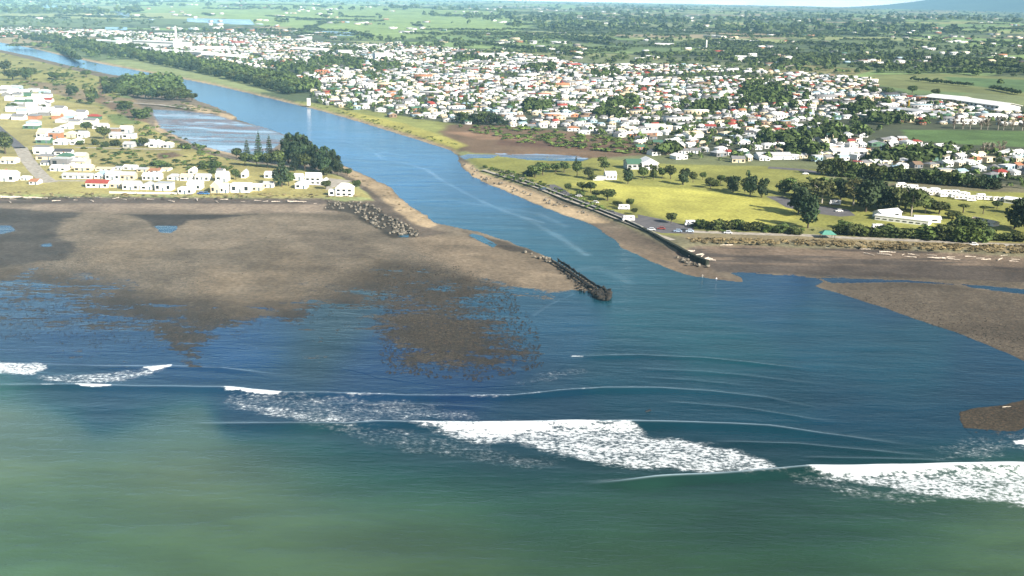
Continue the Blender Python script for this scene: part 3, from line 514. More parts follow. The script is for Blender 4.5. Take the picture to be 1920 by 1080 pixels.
# ------------------------------------------------------------------ trees
def leafquads(C_, N_, sz, r, tilt=.55):
    """quads at centres C_ facing N_ with jitter"""
    n = len(C_); N_ = N_ + r.normal(0, tilt, (n, 3)); N_ /= np.linalg.norm(N_, axis=1)[:, None] + 1e-9
    A_ = np.cross(N_, r.normal(0, 1, (n, 3))); A_ /= np.linalg.norm(A_, axis=1)[:, None] + 1e-9; B_ = np.cross(N_, A_)
    s = (sz * r.uniform(.6, 1.3, n))[:, None]; A_ = A_ * s; B_ = B_ * s * r.uniform(.6, 1, n)[:, None]
    v = np.stack([C_ - A_ - B_ * .6, C_ + A_ - B_, C_ + A_ * .8 + B_, C_ - A_ * .9 + B_ * .8], 1).reshape(-1, 3)
    return v, np.arange(4 * n).reshape(n, 4)
def lobes_cloud(lobes, n, r, fill=.35):
    vol = np.array([l[3] * l[4] * l[5] for l in lobes]) ** .67; k = r.choice(len(lobes), n, p=vol / vol.sum())
    L = np.array(lobes)[k]; d = r.normal(0, 1, (n, 3)); d /= np.linalg.norm(d, axis=1)[:, None]
    rad = 1 - fill * r.random(n) ** 1.5; lump = 1 + .12 * np.sin(d[:, 0] * 7 + k) * np.cos(d[:, 2] * 6 + 2 * k)
    c = L[:, :3] + d * L[:, 3:6] * (rad * lump)[:, None]; tone = .8 + .35 * _h(k, k * 3, 5) + r.normal(0, .13, n)
    return c, d / L[:, 3:6] * .3, np.clip(tone, .5, 1.6)
def crown_mesh(name, lobes, n, sz, mat, seed, fill=.35):
    r = np.random.default_rng(seed); c, d, t = lobes_cloud(lobes, n, r, fill); d = d / np.linalg.norm(d, axis=1)[:, None]
    v, q_ = leafquads(c, d, sz, r); v[:, 2] = np.maximum(v[:, 2], 0.005)
    return mesh_np(name, v, q_, mat=mat, attrs=dict(tone=np.repeat(t, 4)))
def trunk_mesh(zt, r0_, limbs, mat, seed=0):
    rr_ = random.Random(seed); m = MB(); m.tube((0, 0, -.02), (.01, 0, zt * .5), r0_, r0_ * .75, 7); m.tube((.01, 0, zt * .5), (0, .01, zt), r0_ * .75, r0_ * .45, 7)
    for i in range(limbs):
        a = 6.28 * i / limbs + rr_.random(); z0 = zt * (.45 + .4 * rr_.random()); L = .2 + .12 * rr_.random()
        m.tube((0, 0, z0), (math.cos(a) * L, math.sin(a) * L, z0 + .12 + .15 * rr_.random()), r0_ * .45, r0_ * .15, 5)
    return m.mesh('trunk', mat)
LM = dict(broad=leaf_material('broad_foliage', (.066, .092, .027)), dark=leaf_material('dark_foliage', (.034, .056, .024)), olive=leaf_material('olive_foliage', (.085, .095, .035)),
          bare=leaf_material('bare_twigs', (.17, .14, .10)), yellow=leaf_material('yellow_foliage', (.5, .36, .05)), scrub=leaf_material('scrub_foliage', (.06, .085, .02)))
R_ = random.Random(3)
def blobs(n, zr, rad, lr):
    out = []
    for i in range(n):
        a = R_.random() * 6.28; q_ = rad * math.sqrt(R_.random()); z_ = R_.uniform(*zr); l = R_.uniform(*lr)
        out.append((math.cos(a) * q_, math.sin(a) * q_, z_, l, l, l * R_.uniform(.7, 1.0)))
    return out
PROTO = {}
def proto(key, lobes, n, sz, mat, trunk, fill=.35, k=1):
    PROTO.setdefault(key, []).append((crown_mesh('crown', lobes, n, sz, mat, len(PROTO) * 7 + k + n, fill), trunk))
for k in range(3):
    proto('round', [(0, 0, .62, .4, .4, .3)] + blobs(9, (.42, .82), .3, (.13, .22)), 620, .05, LM['broad'], trunk_mesh(.6, .035, 5, M_BARK, k), k=k)
    proto('tall', [(0, 0, .5, .33, .33, .4)] + blobs(12, (.25, .9), .3, (.12, .2)), 760, .045, LM['dark' if k else 'broad'], trunk_mesh(.7, .035, 5, M_BARK, k), k=k)
    proto('gum', blobs(13, (.35, .92), .36, (.12, .2)), 620, .042, LM['olive' if k == 1 else 'broad'], trunk_mesh(.75, .028, 6, M_PALEBARK, k), .6, k=k)
    proto('belt', [(0, 0, .42, .42, .42, .4)] + blobs(12, (.15, .85), .34, (.14, .22)), 700, .055, LM['dark' if k == 1 else 'broad'], trunk_mesh(.5, .03, 4, M_BARK, k), k=k)
    proto('bush', [(0, 0, .35, .45, .42, .4)] + blobs(8, (.2, .7), .34, (.16, .26)), 520, .06, LM['scrub' if k == 0 else 'broad'], trunk_mesh(.3, .02, 4, M_BARK, k), k=k)
    proto('bare', blobs(12, (.3, .9), .34, (.12, .2)), 300, .035, LM['bare'], trunk_mesh(.8, .03, 9, M_PALEBARK, k), .8, k=k)
for k in range(2):
    L_ = []
    for i in range(11):
        z_ = .14 + i * .078; rr_ = .46 * (1 - z_) ** .8 + .02
        for j in range(6):
            a = 6.28 * j / 6 + i * .5; L_.append((math.cos(a) * rr_ * .62, math.sin(a) * rr_ * .62, z_, rr_ * .42, rr_ * .42, .024))
    proto('norfolk', L_ + [(0, 0, .95, .03, .03, .07)], 900, .028, LM['dark'], trunk_mesh(.95, .028, 3, M_BARK, k), .6, k=k)
    proto('pine', [(0, 0, .45, .3, .3, .42)] + blobs(9, (.2, .6), .32, (.12, .18)) + [(R_.uniform(-.2, .2), R_.uniform(-.2, .2), R_.uniform(.68, .86), .09, .09, .14) for _ in range(7)], 820, .045, LM['dark'], trunk_mesh(.8, .035, 5, M_BARK, k), k=k)
proto('poplar', [(0, 0, .5, .4, .4, .48)] + blobs(5, (.3, .8), .1, (.2, .3)), 420, .07, LM['yellow'], trunk_mesh(.5, .04, 3, M_BARK, 1))
proto('palm', [(math.cos(a) * .25, math.sin(a) * .25, .8 + .05 * math.sin(a * 3), .25, .25, .1) for a in np.linspace(0, 6, 7)] + [(0, 0, .86, .3, .3, .14)], 420, .055, LM['broad'], trunk_mesh(.8, .06, 2, M_BARK, 1))
TREES = []      # (kindphrase, groupkey) collected so that labels can be ranked from left to right
def tree(key, px, py, wpx, hpx, zone, name='tree', z=ZL, adj=None):
    s = ppm(px, py); x, y = w1(px, py, z); w = wpx / s; h = hpx / s
    pr = PROTO[key][R_.randrange(len(PROTO[key]))]
    r = empty(name, (x, y + w * .25, z), R_.random() * 6.28, (w * R_.uniform(.92, 1.1), w * R_.uniform(.9, 1.1), h))
    ob('crown', pr[0], r); ob('trunk', pr[1], r); TREES.append((r, zone, px, py, adj or key, h)); return r
# -- the long belt of trees on the far bank
def along(pts, t):
    P = np.array(pts, float); d = np.r_[0, np.cumsum(np.hypot(*np.diff(P, axis=0).T))]; q_ = t * d[-1]
    return np.interp(q_, d, P[:, 0]), np.interp(q_, d, P[:, 1])
BELT = [(44, 74), (110, 86), (180, 100), (250, 113), (330, 129), (400, 143), (470, 160), (545, 180)]
n_ = 84
for i in range(n_):
    px, py = along(BELT, (i + R_.uniform(-.3, .3)) / (n_ - 1)); s = ppm(px, py)
    if i % 3 == 2: px += 3; py -= 4
    tree(['belt', 'tall', 'tall', 'belt'][R_.randrange(4)], px, py - 1, R_.uniform(11, 15) * s * 1.25, R_.uniform(9, 13) * s, 'belt', 'riverside_tree')
# -- copse by the lagoon
for i in range(34):
    t = (i % 12) / 11; row = i // 12
    px = 205 + t * 150 - row * 6 + R_.uniform(-4, 4); py = (178 + t * 10 if row == 0 else 166 + t * 14 if row == 1 else 156 + t * 12) + R_.uniform(-2, 2)
    s = ppm(px, py); tree(['belt', 'round'][i % 2], px, py, R_.uniform(11, 15) * s * 1.2, R_.uniform(8, 11) * s * (1 if t < .8 else .8), 'copse', 'copse_tree')
# -- conifers at the river mouth settlement
for key, px, py, w, h in [('norfolk', 462, 302, 20, 38), ('norfolk', 484, 302, 24, 50), ('norfolk', 504, 303, 22, 46), ('round', 442, 300, 22, 22), ('round', 458, 312, 26, 24), ('round', 480, 314, 28, 26), ('round', 500, 316, 28, 28),
        ('pine', 538, 308, 44, 54), ('pine', 556, 310, 46, 56), ('pine', 572, 310, 42, 52), ('pine', 588, 316, 42, 42), ('pine', 604, 322, 42, 44), ('pine', 618, 326, 40, 43), ('pine', 631, 328, 30, 34), ('round', 520, 318, 34, 34), ('round', 570, 322, 34, 32), ('tall', 605, 328, 30, 32), ('tall', 552, 322, 24, 34), ('tall', 588, 322, 22, 30), ('tall', 526, 352, 38, 44), ('round', 540, 350, 26, 26), ('round', 650, 331, 20, 14), ('round', 612, 330, 24, 16),
        ('round', 441, 338, 20, 20), ('round', 610, 356, 22, 16), ('bush', 668, 350, 18, 14), ('round', 395, 332, 16, 14), ('bush', 380, 318, 28, 15), ('bush', 400, 316, 30, 17), ('bush', 296, 312, 28, 12), ('bush', 308, 315, 20, 10), ('round', 193, 262, 26, 24), ('round', 160, 248, 24, 18), ('tall', 168, 196, 22, 28), ('tall', 174, 188, 18, 22),
        ('bush', 232, 205, 28, 18), ('bush', 262, 222, 36, 18), ('round', 275, 218, 22, 16), ('round', 6, 290, 34, 36), ('round', 2, 268, 24, 20), ('bush', 345, 278, 18, 11), ('bush', 352, 280, 14, 9), ('round', 268, 276, 22, 17), ('bush', 215, 274, 24, 13), ('bush', 250, 272, 20, 12), ('bush', 178, 272, 16, 12), ('bush', 195, 276, 18, 12), ('bush', 148, 272, 18, 10), ('tall', 128, 180, 16, 16), ('tall', 140, 176, 16, 14), ('tall', 45, 150, 30, 20), ('round', 55, 146, 26, 18), ('round', 20, 152, 36, 20), ('round', 100, 150, 26, 14), ('round', 118, 150, 22, 13), ('round', 160, 145, 20, 13), ('round', 5, 138, 30, 22), ('round', 78, 208, 18, 12), ('bush', 20, 205, 22, 14)]:
    tree(key, px, py, w * 1.1, h * 1.1, 'settlement', 'conifer' if key in ('pine', 'norfolk') else 'bush' if key == 'bush' else 'tree')
# -- the park
PARKT = [('bush', 990, 331, 26, 14), ('round', 1003, 334, 34, 25), ('round', 1018, 330, 36, 26), ('round', 1042, 325, 28, 20), ('round', 1058, 325, 30, 22), ('norfolk', 1080, 312, 12, 20), ('round', 1082, 333, 22, 32), ('round', 1103, 336, 26, 20), ('bush', 1112, 338, 20, 13), ('gum', 1134, 322, 34, 26),
  ('tall', 1178, 346, 28, 34), ('round', 1206, 338, 26, 26), ('tall', 1226, 337, 24, 28), ('round', 1242, 336, 22, 22), ('round', 1258, 337, 26, 28), ('tall', 1282, 348, 30, 34), ('round', 1300, 343, 20, 22), ('round', 1318, 338, 16, 16), ('round', 1333, 354, 26, 22), ('bush', 1340, 350, 24, 16), ('round', 1352, 345, 20, 18), ('tall', 1376, 362, 32, 34), ('round', 1365, 350, 20, 20), ('tall', 1408, 370, 36, 48), ('round', 1398, 362, 26, 30), ('tall', 1430, 372, 32, 40),
  ('round', 1065, 359, 18, 16), ('round', 1092, 358, 22, 17), ('round', 1108, 362, 28, 22), ('bush', 1088, 368, 20, 13), ('round', 1118, 372, 26, 16), ('round', 1140, 378, 36, 24), ('bush', 1112, 376, 18, 12), ('round', 1162, 391, 14, 14), ('round', 1181, 390, 20, 19), ('round', 1189, 403, 16, 13), ('round', 1259, 420, 26, 22), ('bush', 1155, 384, 14, 9)]
for a in PARKT: tree(a[0], a[1], a[2], a[3] * .98, a[4], 'park', 'bush' if a[0] == 'bush' else 'norfolk_pine' if a[0] == 'norfolk' else 'park_tree')
for px, py, w, h in [(1318, 430, 30, 20), (1340, 432, 28, 22), (1362, 432, 26, 20), (1382, 431, 28, 22), (1402, 434, 24, 20), (1420, 434, 26, 20), (1440, 436, 24, 16), (1462, 438, 28, 20), (1486, 440, 26, 16), (1496, 441, 20, 10)]: tree('bush', px, py, w * 1.2, h * 1.1, 'hedge', 'bush')
BR = [(1582, 441, 32, 22), (1603, 443, 34, 26), (1628, 445, 34, 22), (1650, 446, 32, 20), (1672, 447, 36, 22), (1694, 448, 36, 22), (1716, 448, 34, 20), (1742, 451, 42, 30), (1768, 452, 44, 34), (1796, 454, 46, 34), (1822, 456, 44, 36), (1846, 456, 36, 28), (1870, 452, 30, 16), (1892, 453, 30, 18), (1912, 454, 30, 20), (1590, 430, 28, 16), (1660, 436, 30, 16), (1832, 436, 50, 30), (1800, 432, 36, 26)]
for px, py, w, h in BR: tree('bush', px, py, w * 1.25, h * 1.12, 'beachbush', 'bush')
# -- big dark trees right of the park, shelter belt behind them
BIG = [('tall', 1474, 366, 30, 26), ('gum', 1492, 368, 36, 30), ('round', 1508, 372, 34, 30), ('tall', 1500, 402, 34, 50), ('tall', 1518, 430, 36, 62), ('tall', 1512, 408, 40, 52), ('gum', 1545, 384, 44, 46), ('gum', 1562, 368, 40, 36), ('gum', 1532, 362, 34, 30), ('tall', 1580, 376, 36, 40), ('gum', 1604, 388, 42, 52), ('tall', 1628, 400, 46, 60), ('tall', 1650, 392, 42, 52), ('gum', 1600, 352, 34, 24), ('tall', 1668, 398, 34, 44), ('gum', 1690, 404, 44, 52), ('gum', 1714, 408, 46, 56), ('tall', 1702, 396, 40, 44), ('gum', 1740, 402, 44, 38), ('round', 1765, 404, 34, 24), ('tall', 1612, 372, 40, 36), ('tall', 1640, 378, 40, 34), ('round', 1790, 412, 28, 14), ('palm', 1808, 400, 17, 16), ('palm', 1845, 402, 13, 15), ('tall', 1908, 432, 40, 50), ('tall', 1916, 404, 30, 34), ('tall', 1930, 440, 44, 66), ('round', 1770, 395, 26, 14), ('round', 1872, 392, 18, 14)]
for a in BIG: tree(a[0], a[1], a[2], a[3] * 1.4, a[4] * 1.05, 'grove', 'palm_tree' if a[0] == 'palm' else 'grove_tree')
for i in range(34):
    t = i / 33; px = 1548 + t * 318 + R_.uniform(-2, 2); py = 330 + t * 26
    tree(['belt', 'tall', 'belt'][i % 3], px, py, R_.uniform(28, 38), R_.uniform(28, 35) * (1 - .25 * t), 'shelter', 'shelter_belt_tree')
# dark wood at the town's edge and a few others
for px, py, w, h in [(858, 231, 24, 20), (872, 232, 26, 22), (888, 233, 26, 22), (904, 234, 28, 24), (920, 235, 28, 24), (936, 236, 24, 20), (946, 236, 16, 12)]: tree('tall', px, py, w, h, 'edge', 'tree')
for px, py, w, h in [(1712, 176, 22, 16), (1755, 180, 20, 14), (1640, 178, 24, 14), (1668, 180, 26, 16)]: tree('round', px, py, w, h, 'factory', 'tree')
for i in range(9): tree('bare', 1790 + i * 16 + R_.uniform(-3, 3), 242 + i * .4, 17, 26, 'bare', 'bare_tree')
for i in range(5): tree('bare', 1846 + i * 9, 288, 15, 24, 'bare', 'bare_tree')
tree('poplar', 1703, 206, 5, 20, 'poplar', 'poplar', adj='yellow'); tree('poplar', 1693, 205, 4, 11, 'poplar', 'poplar', adj='yellow')
# labels : ranked from the left within each zone
ZN = dict(belt=('tree in the long belt along the far river bank', 'trees in the belt on the far river bank'), copse=('tree in the copse between lagoon and river', 'trees in the copse beside the lagoon'),
          settlement=('{k} among houses left of the river', 'trees and bushes on the left bank'), park=('{k} in the riverside park', 'trees in the riverside park'), hedge=('bush in the row between park lawn and beach road', 'bushes between lawn and beach road'),
          beachbush=('large bush in the thicket behind the right-hand beach', 'bushes behind the right-hand beach'), grove=('{k} in the dark grove right of the park lawn', 'grove right of the park lawn'),
          shelter=('tree in the straight shelter belt behind the grove', 'straight shelter belt'), edge=('dark tree in the clump at the edge of the marsh', 'clump by the marsh'), factory=('tree near the long white factory', 'trees near the white factory'),
          bare=('leafless tree beside the green field at right', 'leafless trees by the green field'), poplar=('yellow autumn poplar beside the white factory yard', 'yellow poplars'))
KN = dict(round='round tree', tall='tall dark tree', gum='pale-trunked tree', belt='bushy tree', bush='low bush', norfolk='tiered norfolk pine', pine='ragged dark pine', palm='small palm', bare='leafless tree', poplar='poplar', yellow='yellow poplar')
byz = {}
for t in TREES: byz.setdefault((t[1], t[4] if '{k}' in ZN[t[1]][0] else ''), []).append(t)
for (zn, k), L_ in byz.items():
    L_.sort(key=lambda a: a[2])
    for i, t in enumerate(L_):
        base = ZN[zn][0].replace('{k}', KN.get(t[4], 'tree'))
        lab = (f'{ordn(i + 1)} {base} from the left' if len(L_) > 1 else 'only ' + base)
        tag(t[0], lab, 'bush' if t[4] == 'bush' else 'tree', ZN[zn][1])
# ------------------------------------------------------------------ trees too many to single out : one object
TOWN = [(0, 54), (60, 52), (330, 64), (470, 62), (480, 62), (620, 84), (760, 84), (900, 96), (1000, 104), (1100, 122), (1300, 122), (1440, 134), (1560, 142), (1640, 150), (1650, 175), (1700, 180), (1850, 206), (1990, 220), (1990, 240), (1800, 232), (1660, 236), (1720, 268), (1850, 285), (1990, 292), (1990, 362), (1870, 350), (1750, 332), (1640, 322), (1560, 306), (1440, 306), (1290, 302), (1190, 288), (1180, 262), (1030, 247), (950, 236), (850, 232), (720, 218), (600, 198), (570, 172), (500, 150), (400, 116), (280, 98), (180, 68), (100, 70), (0, 70)]
TW = world_poly(TOWN, ZL)
def scatter_img(n, poly, r, z=ZL):
    P = np.array(poly, float); x = r.uniform(P[:, 0].min(), P[:, 0].max(), n * 6); y = r.uniform(P[:, 1].min(), P[:, 1].max(), n * 6)
    m = inside(x, y, P); return x[m][:n], y[m][:n]
r2 = np.random.default_rng(21)
TP = []      # x, y, z, w, h, tone, kind
def add_trees(X_, Y_, w, h, tone): 
    for a in zip(X_, Y_, w, h, tone): TP.append(a)
# town gardens
n_ = 7500; ux = r2.uniform(TW[:, 0].min(), TW[:, 0].max(), n_ * 4); uy = r2.uniform(TW[:, 1].min(), min(TW[:, 1].max(), 3600), n_ * 4)
m_ = inside(ux, uy, TW); ux, uy = ux[m_][:n_], uy[m_][:n_]; k = fbm(ux / 90, uy / 90, 2, 8) > .36; ux, uy = ux[k], uy[k]
add_trees(ux, uy, r2.uniform(2.5, 7.5, len(ux)), r2.uniform(2, 6.5, len(ux)), r2.uniform(.5, 1.3, len(ux)))
for cx_, cy_, sx_, sy_, m in [(560, 130, 50, 10, 60), (640, 118, 60, 10, 60), (880, 110, 60, 10, 40), (1020, 130, 40, 8, 30), (1440, 180, 60, 20, 90), (1330, 205, 40, 8, 30), (1180, 200, 40, 8, 20), (1140, 218, 30, 6, 20), (640, 98, 60, 6, 40), (820, 88, 70, 4, 40), (1420, 175, 30, 10, 40), (1500, 290, 40, 8, 16), (1680, 230, 60, 6, 24), (1620, 205, 40, 8, 20), (720, 128, 40, 8, 26), (1010, 205, 30, 7, 20), (1120, 145, 50, 8, 20), (1480, 265, 60, 8, 24), (1250, 290, 20, 3, 10), (1560, 255, 60, 12, 22), (1700, 300, 80, 8, 22)]:
    a = r2.normal(cx_, sx_ * .5, m); b = r2.normal(cy_, sy_ * .5, m); x_, y_ = W(a, b, ZL); add_trees(x_, y_, r2.uniform(8, 13, m), r2.uniform(7, 12, m), r2.uniform(.5, 1.0, m))
# second and third rows of the river belt and the copse
for k in range(430):
    px, py = along(BELT, r2.random()); x_, y_ = w1(px, py - 2, ZL); o_ = r2.uniform(8, 42)
    TP.append((x_ + o_ * .8, y_ + o_ * 1.6, r2.uniform(10, 14), r2.uniform(9, 14), r2.uniform(.6, 1)))
for k in range(90):
    x_, y_ = w1(215 + r2.random() * 130, 150 + r2.random() * 26, ZL); TP.append((x_, y_, r2.uniform(10, 14), r2.uniform(8, 11), r2.uniform(.8, 1.2)))
# hinterland: woods, hedges and farm trees
def hint(n, ymin, ymax, thr, wmin, wmax, seed, s1=420, wide=1.0):
    px = r2.uniform(-250, 2170, n); thr = thr + .085 * (1 - sm(px, 600, 1250)) - .02; yh = -5 + .0205 * (px - 960); v = np.exp(r2.uniform(math.log(ymin), math.log(ymax), n)); x_, y_ = W(px, yh + v, ZL)
    k = fbm(x_ / s1, y_ / (s1 * wide), 3, seed); m = (k > thr) & ~inside(x_, y_, TW) & (sdist(x_, y_, FARB, 1e6) * 0 == 0)
    m &= ~inside(x_, y_, LAND_L) & inside(x_, y_, UP_R) & (y_ > 1500)
    for pts in ([(1690, 243), (1990, 246), (1990, 280), (1700, 265)], [(1630, 140), (1990, 146), (1990, 190), (1640, 160)], [(250, 18), (700, 30), (960, 45), (940, 62), (700, 72), (300, 50)], [(1100, 84), (1260, 84), (1250, 98), (1130, 96)]):
        m &= ~(inside(x_, y_, world_poly(pts, ZL)) & (r2.random(n) > .06))
    x_, y_ = x_[m], y_[m]; q_ = len(x_); add_trees(x_, y_, r2.uniform(wmin, wmax, q_), r2.uniform(wmin * .6, wmax * .75, q_), r2.uniform(.5, 1.1, q_))
hint(4200, 36, 150, .52, 9, 17, 51); hint(5600, 11, 60, .50, 16, 40, 52, 700)
hint(1800, 60, 130, .40, 6, 13, 53)
# hedgerows
for k in range(210):
    px = r2.uniform(-100, 2020); yh = -5 + .0205 * (px - 960); v = math.exp(r2.uniform(math.log(18), math.log(140))); x_, y_ = w1(px, yh + v, ZL)
    if inside(np.array([x_]), np.array([y_]), TW)[0] or not inside(np.array([x_]), np.array([y_]), UP_R)[0]: continue
    a = .35 + (math.pi / 2 if r2.random() < .3 else 0) + r2.normal(0, .06); L = r2.uniform(120, 420); st_ = max(7, y_ / 320)
    for t in np.arange(-L / 2, L / 2, st_): TP.append((x_ + t * math.cos(a), y_ + t * math.sin(a), st_ * 1.5, r2.uniform(5, 10), r2.uniform(.45, .8)))
for p0, p1, st_ in [((1712, 152), (1820, 163), 6), ((1860, 168), (1910, 178), 6), ((1390, 108), (1500, 122), 9), ((1600, 122), (1690, 130), 9), ((500, 35), (640, 42), 10), ((560, 62), (625, 40), 10)]:
    a = np.array(w1(*p0, ZL)); b = np.array(w1(*p1, ZL)); m = int(np.hypot(*(b - a)) / st_)
    for t in np.linspace(0, 1, max(m, 2)): TP.append((*(a + (b - a) * t), st_ * 1.4, r2.uniform(5, 8), .6))
TPa = np.array(TP)
def merged_foliage(name, T_, nl, mat, leaf=.16):
    n = len(T_); r = np.random.default_rng(99); d = r.normal(0, 1, (n, nl, 3)); d /= np.linalg.norm(d, axis=2)[..., None]
    d[..., 2] = np.abs(d[..., 2]) * 1.0 - .25 * (r.random((n, nl)) < .3)
    rad = r.uniform(.7, 1.0, (n, nl, 1)) * (1 + .25 * np.sin(d[..., :1] * 5 + r.uniform(0, 6, (n, 1, 1))))
    c = d * rad * np.array([.5, .5, .52]) + np.array([0, 0, .45]); c = c.reshape(-1, 3); nn = (d * np.array([1, 1, 1.2])).reshape(-1, 3)
    v, q_ = leafquads(c, nn, leaf, r, .4); sc = np.repeat(T_[:, [2, 2, 3]], nl * 4, 0); v = v * sc; v[:, 2] = np.maximum(v[:, 2], 0)
    far_z = ZL + sm(np.hypot(T_[:, 0], T_[:, 1]), 2600, 9000) * (fbm(T_[:, 0] / 1400, T_[:, 1] / 1400, 4, 11) * 46)
    base = np.stack([T_[:, 0], T_[:, 1], far_z], 1); v += np.repeat(base, nl * 4, 0)
    tone = np.repeat(T_[:, 4], nl * 4) * np.repeat(r.uniform(.75, 1.3, n * nl), 4)
    return ob(name, mesh_np(name, v, q_, mat=mat, attrs=dict(tone=tone)))
near = TPa[:, 1] < 2000
o = merged_foliage('garden_trees', TPa[near], 60, LM['broad'], .15); tag(o, 'small dark trees and shrubs scattered through the gardens of the town', 'trees', kind='stuff')
o = merged_foliage('countryside_trees', TPa[~near], 24, LM['broad'], .24); tag(o, 'woods, hedgerows and farm trees over the plain beyond the town', 'trees', kind='stuff')
# scrub on the meadow, dune and marsh
SC = []
def scrub(poly, n, w, h, t=(.7, 1.3), z=ZL):
    a, b = scatter_img(n, poly, r2); x_, y_ = W(a, b, z); m = len(x_)
    SC.extend(zip(x_, y_, r2.uniform(*w, m), r2.uniform(*h, m), r2.uniform(*t, m)))
scrub([(140, 268), (270, 285), (430, 300), (440, 325), (300, 316), (170, 312)], 130, (2, 6), (.6, 1.6)); scrub([(180, 120), (230, 190), (290, 235), (430, 300), (400, 300), (250, 250), (160, 195), (0, 165), (0, 130)], 200, (2, 7), (1, 3))
scrub([(0, 100), (110, 125), (200, 150), (190, 190), (60, 160), (0, 140)], 60, (3, 8), (1, 3)); scrub([(850, 238), (960, 238), (1080, 250), (1200, 266), (1215, 292), (1100, 282), (930, 262)], 170, (3, 8), (1, 3), (.8, 1.8)); scrub([(905, 312), (960, 322), (1060, 362), (1150, 395), (1130, 400), (1000, 350), (920, 326)], 140, (1.5, 4), (.7, 2)); scrub([(340, 190), (420, 210), (400, 213), (300, 200)], 40, (2, 6), (.7, 1.5))
scrub([(560, 190), (660, 210), (780, 246), (860, 272), (780, 258), (660, 222)], 130, (1, 3), (.4, 1)); scrub([(1290, 420), (1500, 430), (1570, 436), (1560, 440), (1300, 434)], 40, (1.5, 3), (.7, 1.4))
o = merged_foliage('scrub', np.array(SC), 26, LM['scrub'], .2); tag(o, 'low rough scrub and tussock on the meadow, marsh and dune edge', 'scrub', kind='stuff')
SC = []
scrub([(1290, 447), (1500, 450), (1930, 462), (1930, 476), (1500, 460), (1290, 455)], 620, (1, 3), (.4, 1.0), (.6, 1.3)); scrub([(0, 360), (600, 364), (690, 368), (600, 372), (0, 370)], 160, (1, 2.5), (.3, .7), (.7, 1.4)); scrub([(640, 318), (720, 352), (800, 412), (780, 408), (700, 352), (640, 326)], 30, (1, 2.5), (.3, .7), (.6, 1.2))
o = merged_foliage('dune_grass', np.array(SC), 26, leaf_material('tussock', (.27, .235, .11)), .2); tag(o, 'dry straw-coloured tussock grass along the top of the beaches', 'grass', kind='stuff')
# ------------------------------------------------------------------ roads, paths, car parks
def strip(name, pts, wid, mat, z=ZL + .03, close=False):
    P = world_poly(pts, z); Q = []
    for i in range(len(P) - 1):
        for t in np.linspace(0, 1, 8, endpoint=False): Q.append(P[i] * (1 - t) + P[i + 1] * t)
    Q.append(P[-1]); Q = np.array(Q); T = np.gradient(Q, axis=0); T /= np.linalg.norm(T, axis=1)[:, None]; N_ = np.stack([-T[:, 1], T[:, 0]], 1) * wid / 2
    v = [(*(a + b), z) for a, b in zip(Q, N_)] + [(*(a - b), z) for a, b in zip(Q, N_)]; n = len(Q)
    me = bpy.data.meshes.new(name); me.from_pydata(v, [], [(i, n + i, n + i + 1, i + 1) for i in range(n - 1)]); me.materials.append(mat)
    return tag(ob(name, me), kind='structure')
def patch(name, pts, mat, z=ZL + .034):
    P = world_poly(pts, z); me = bpy.data.meshes.new(name); me.from_pydata([(*p, z) for p in P], [], [tuple(range(len(P)))]); me.materials.append(mat); me.validate()
    return tag(ob(name, me), kind='structure')
strip('road', [(-60, 190), (0, 245), (20, 262), (38, 278)], 8, M_ASPH); strip('track', [(38, 276), (50, 298), (66, 318), (80, 332), (94, 342)], 9, M_GRAVEL); strip('track', [(94, 339), (160, 339), (250, 338.5)], 4, M_GRAVEL, ZL + .04)
strip('road', [(1030, 346), (1042, 352), (1060, 364), (1090, 378), (1130, 394), (1180, 408), (1216, 422)], 7, M_ASPH); patch('car_park', [(1196, 402), (1236, 410), (1300, 426), (1302, 438), (1240, 437), (1216, 431), (1196, 418)], M_ASPH)
strip('road', [(1296, 434), (1400, 438), (1500, 440.5), (1600, 446), (1750, 452), (1950, 462)], 6, M_GRAVEL, ZL + .042)
strip('road', [(1452, 368), (1470, 376), (1490, 388), (1520, 395), (1570, 402)], 11, M_ASPH, ZL + .038); patch('car_park', [(1528, 384), (1590, 393), (1604, 404), (1576, 406), (1530, 400)], M_ASPH, ZL + .045)
strip('road', [(1440, 314), (1500, 318), (1545, 326)], 10, M_ASPH, ZL + .038); strip('path', [(905, 318), (960, 335), (1005, 350), (1060, 372), (1130, 398), (1190, 422), (1232, 440), (1262, 450)], 3.4, M_GRAVEL, ZL + .05)
strip('track', [(140, 276), (260, 279), (340, 281)], 4, M_GRAVEL); strip('track', [(200, 190), (300, 196), (360, 204)], 5, M_GRAVEL); strip('road', [(1360, 170), (1440, 134), (1500, 118)], 9, M_GRAVEL)
patch('yard', [(560, 345), (612, 349), (610, 357), (640, 346), (660, 339), (610, 333), (580, 340)], M_GRAVEL, ZL + .03)
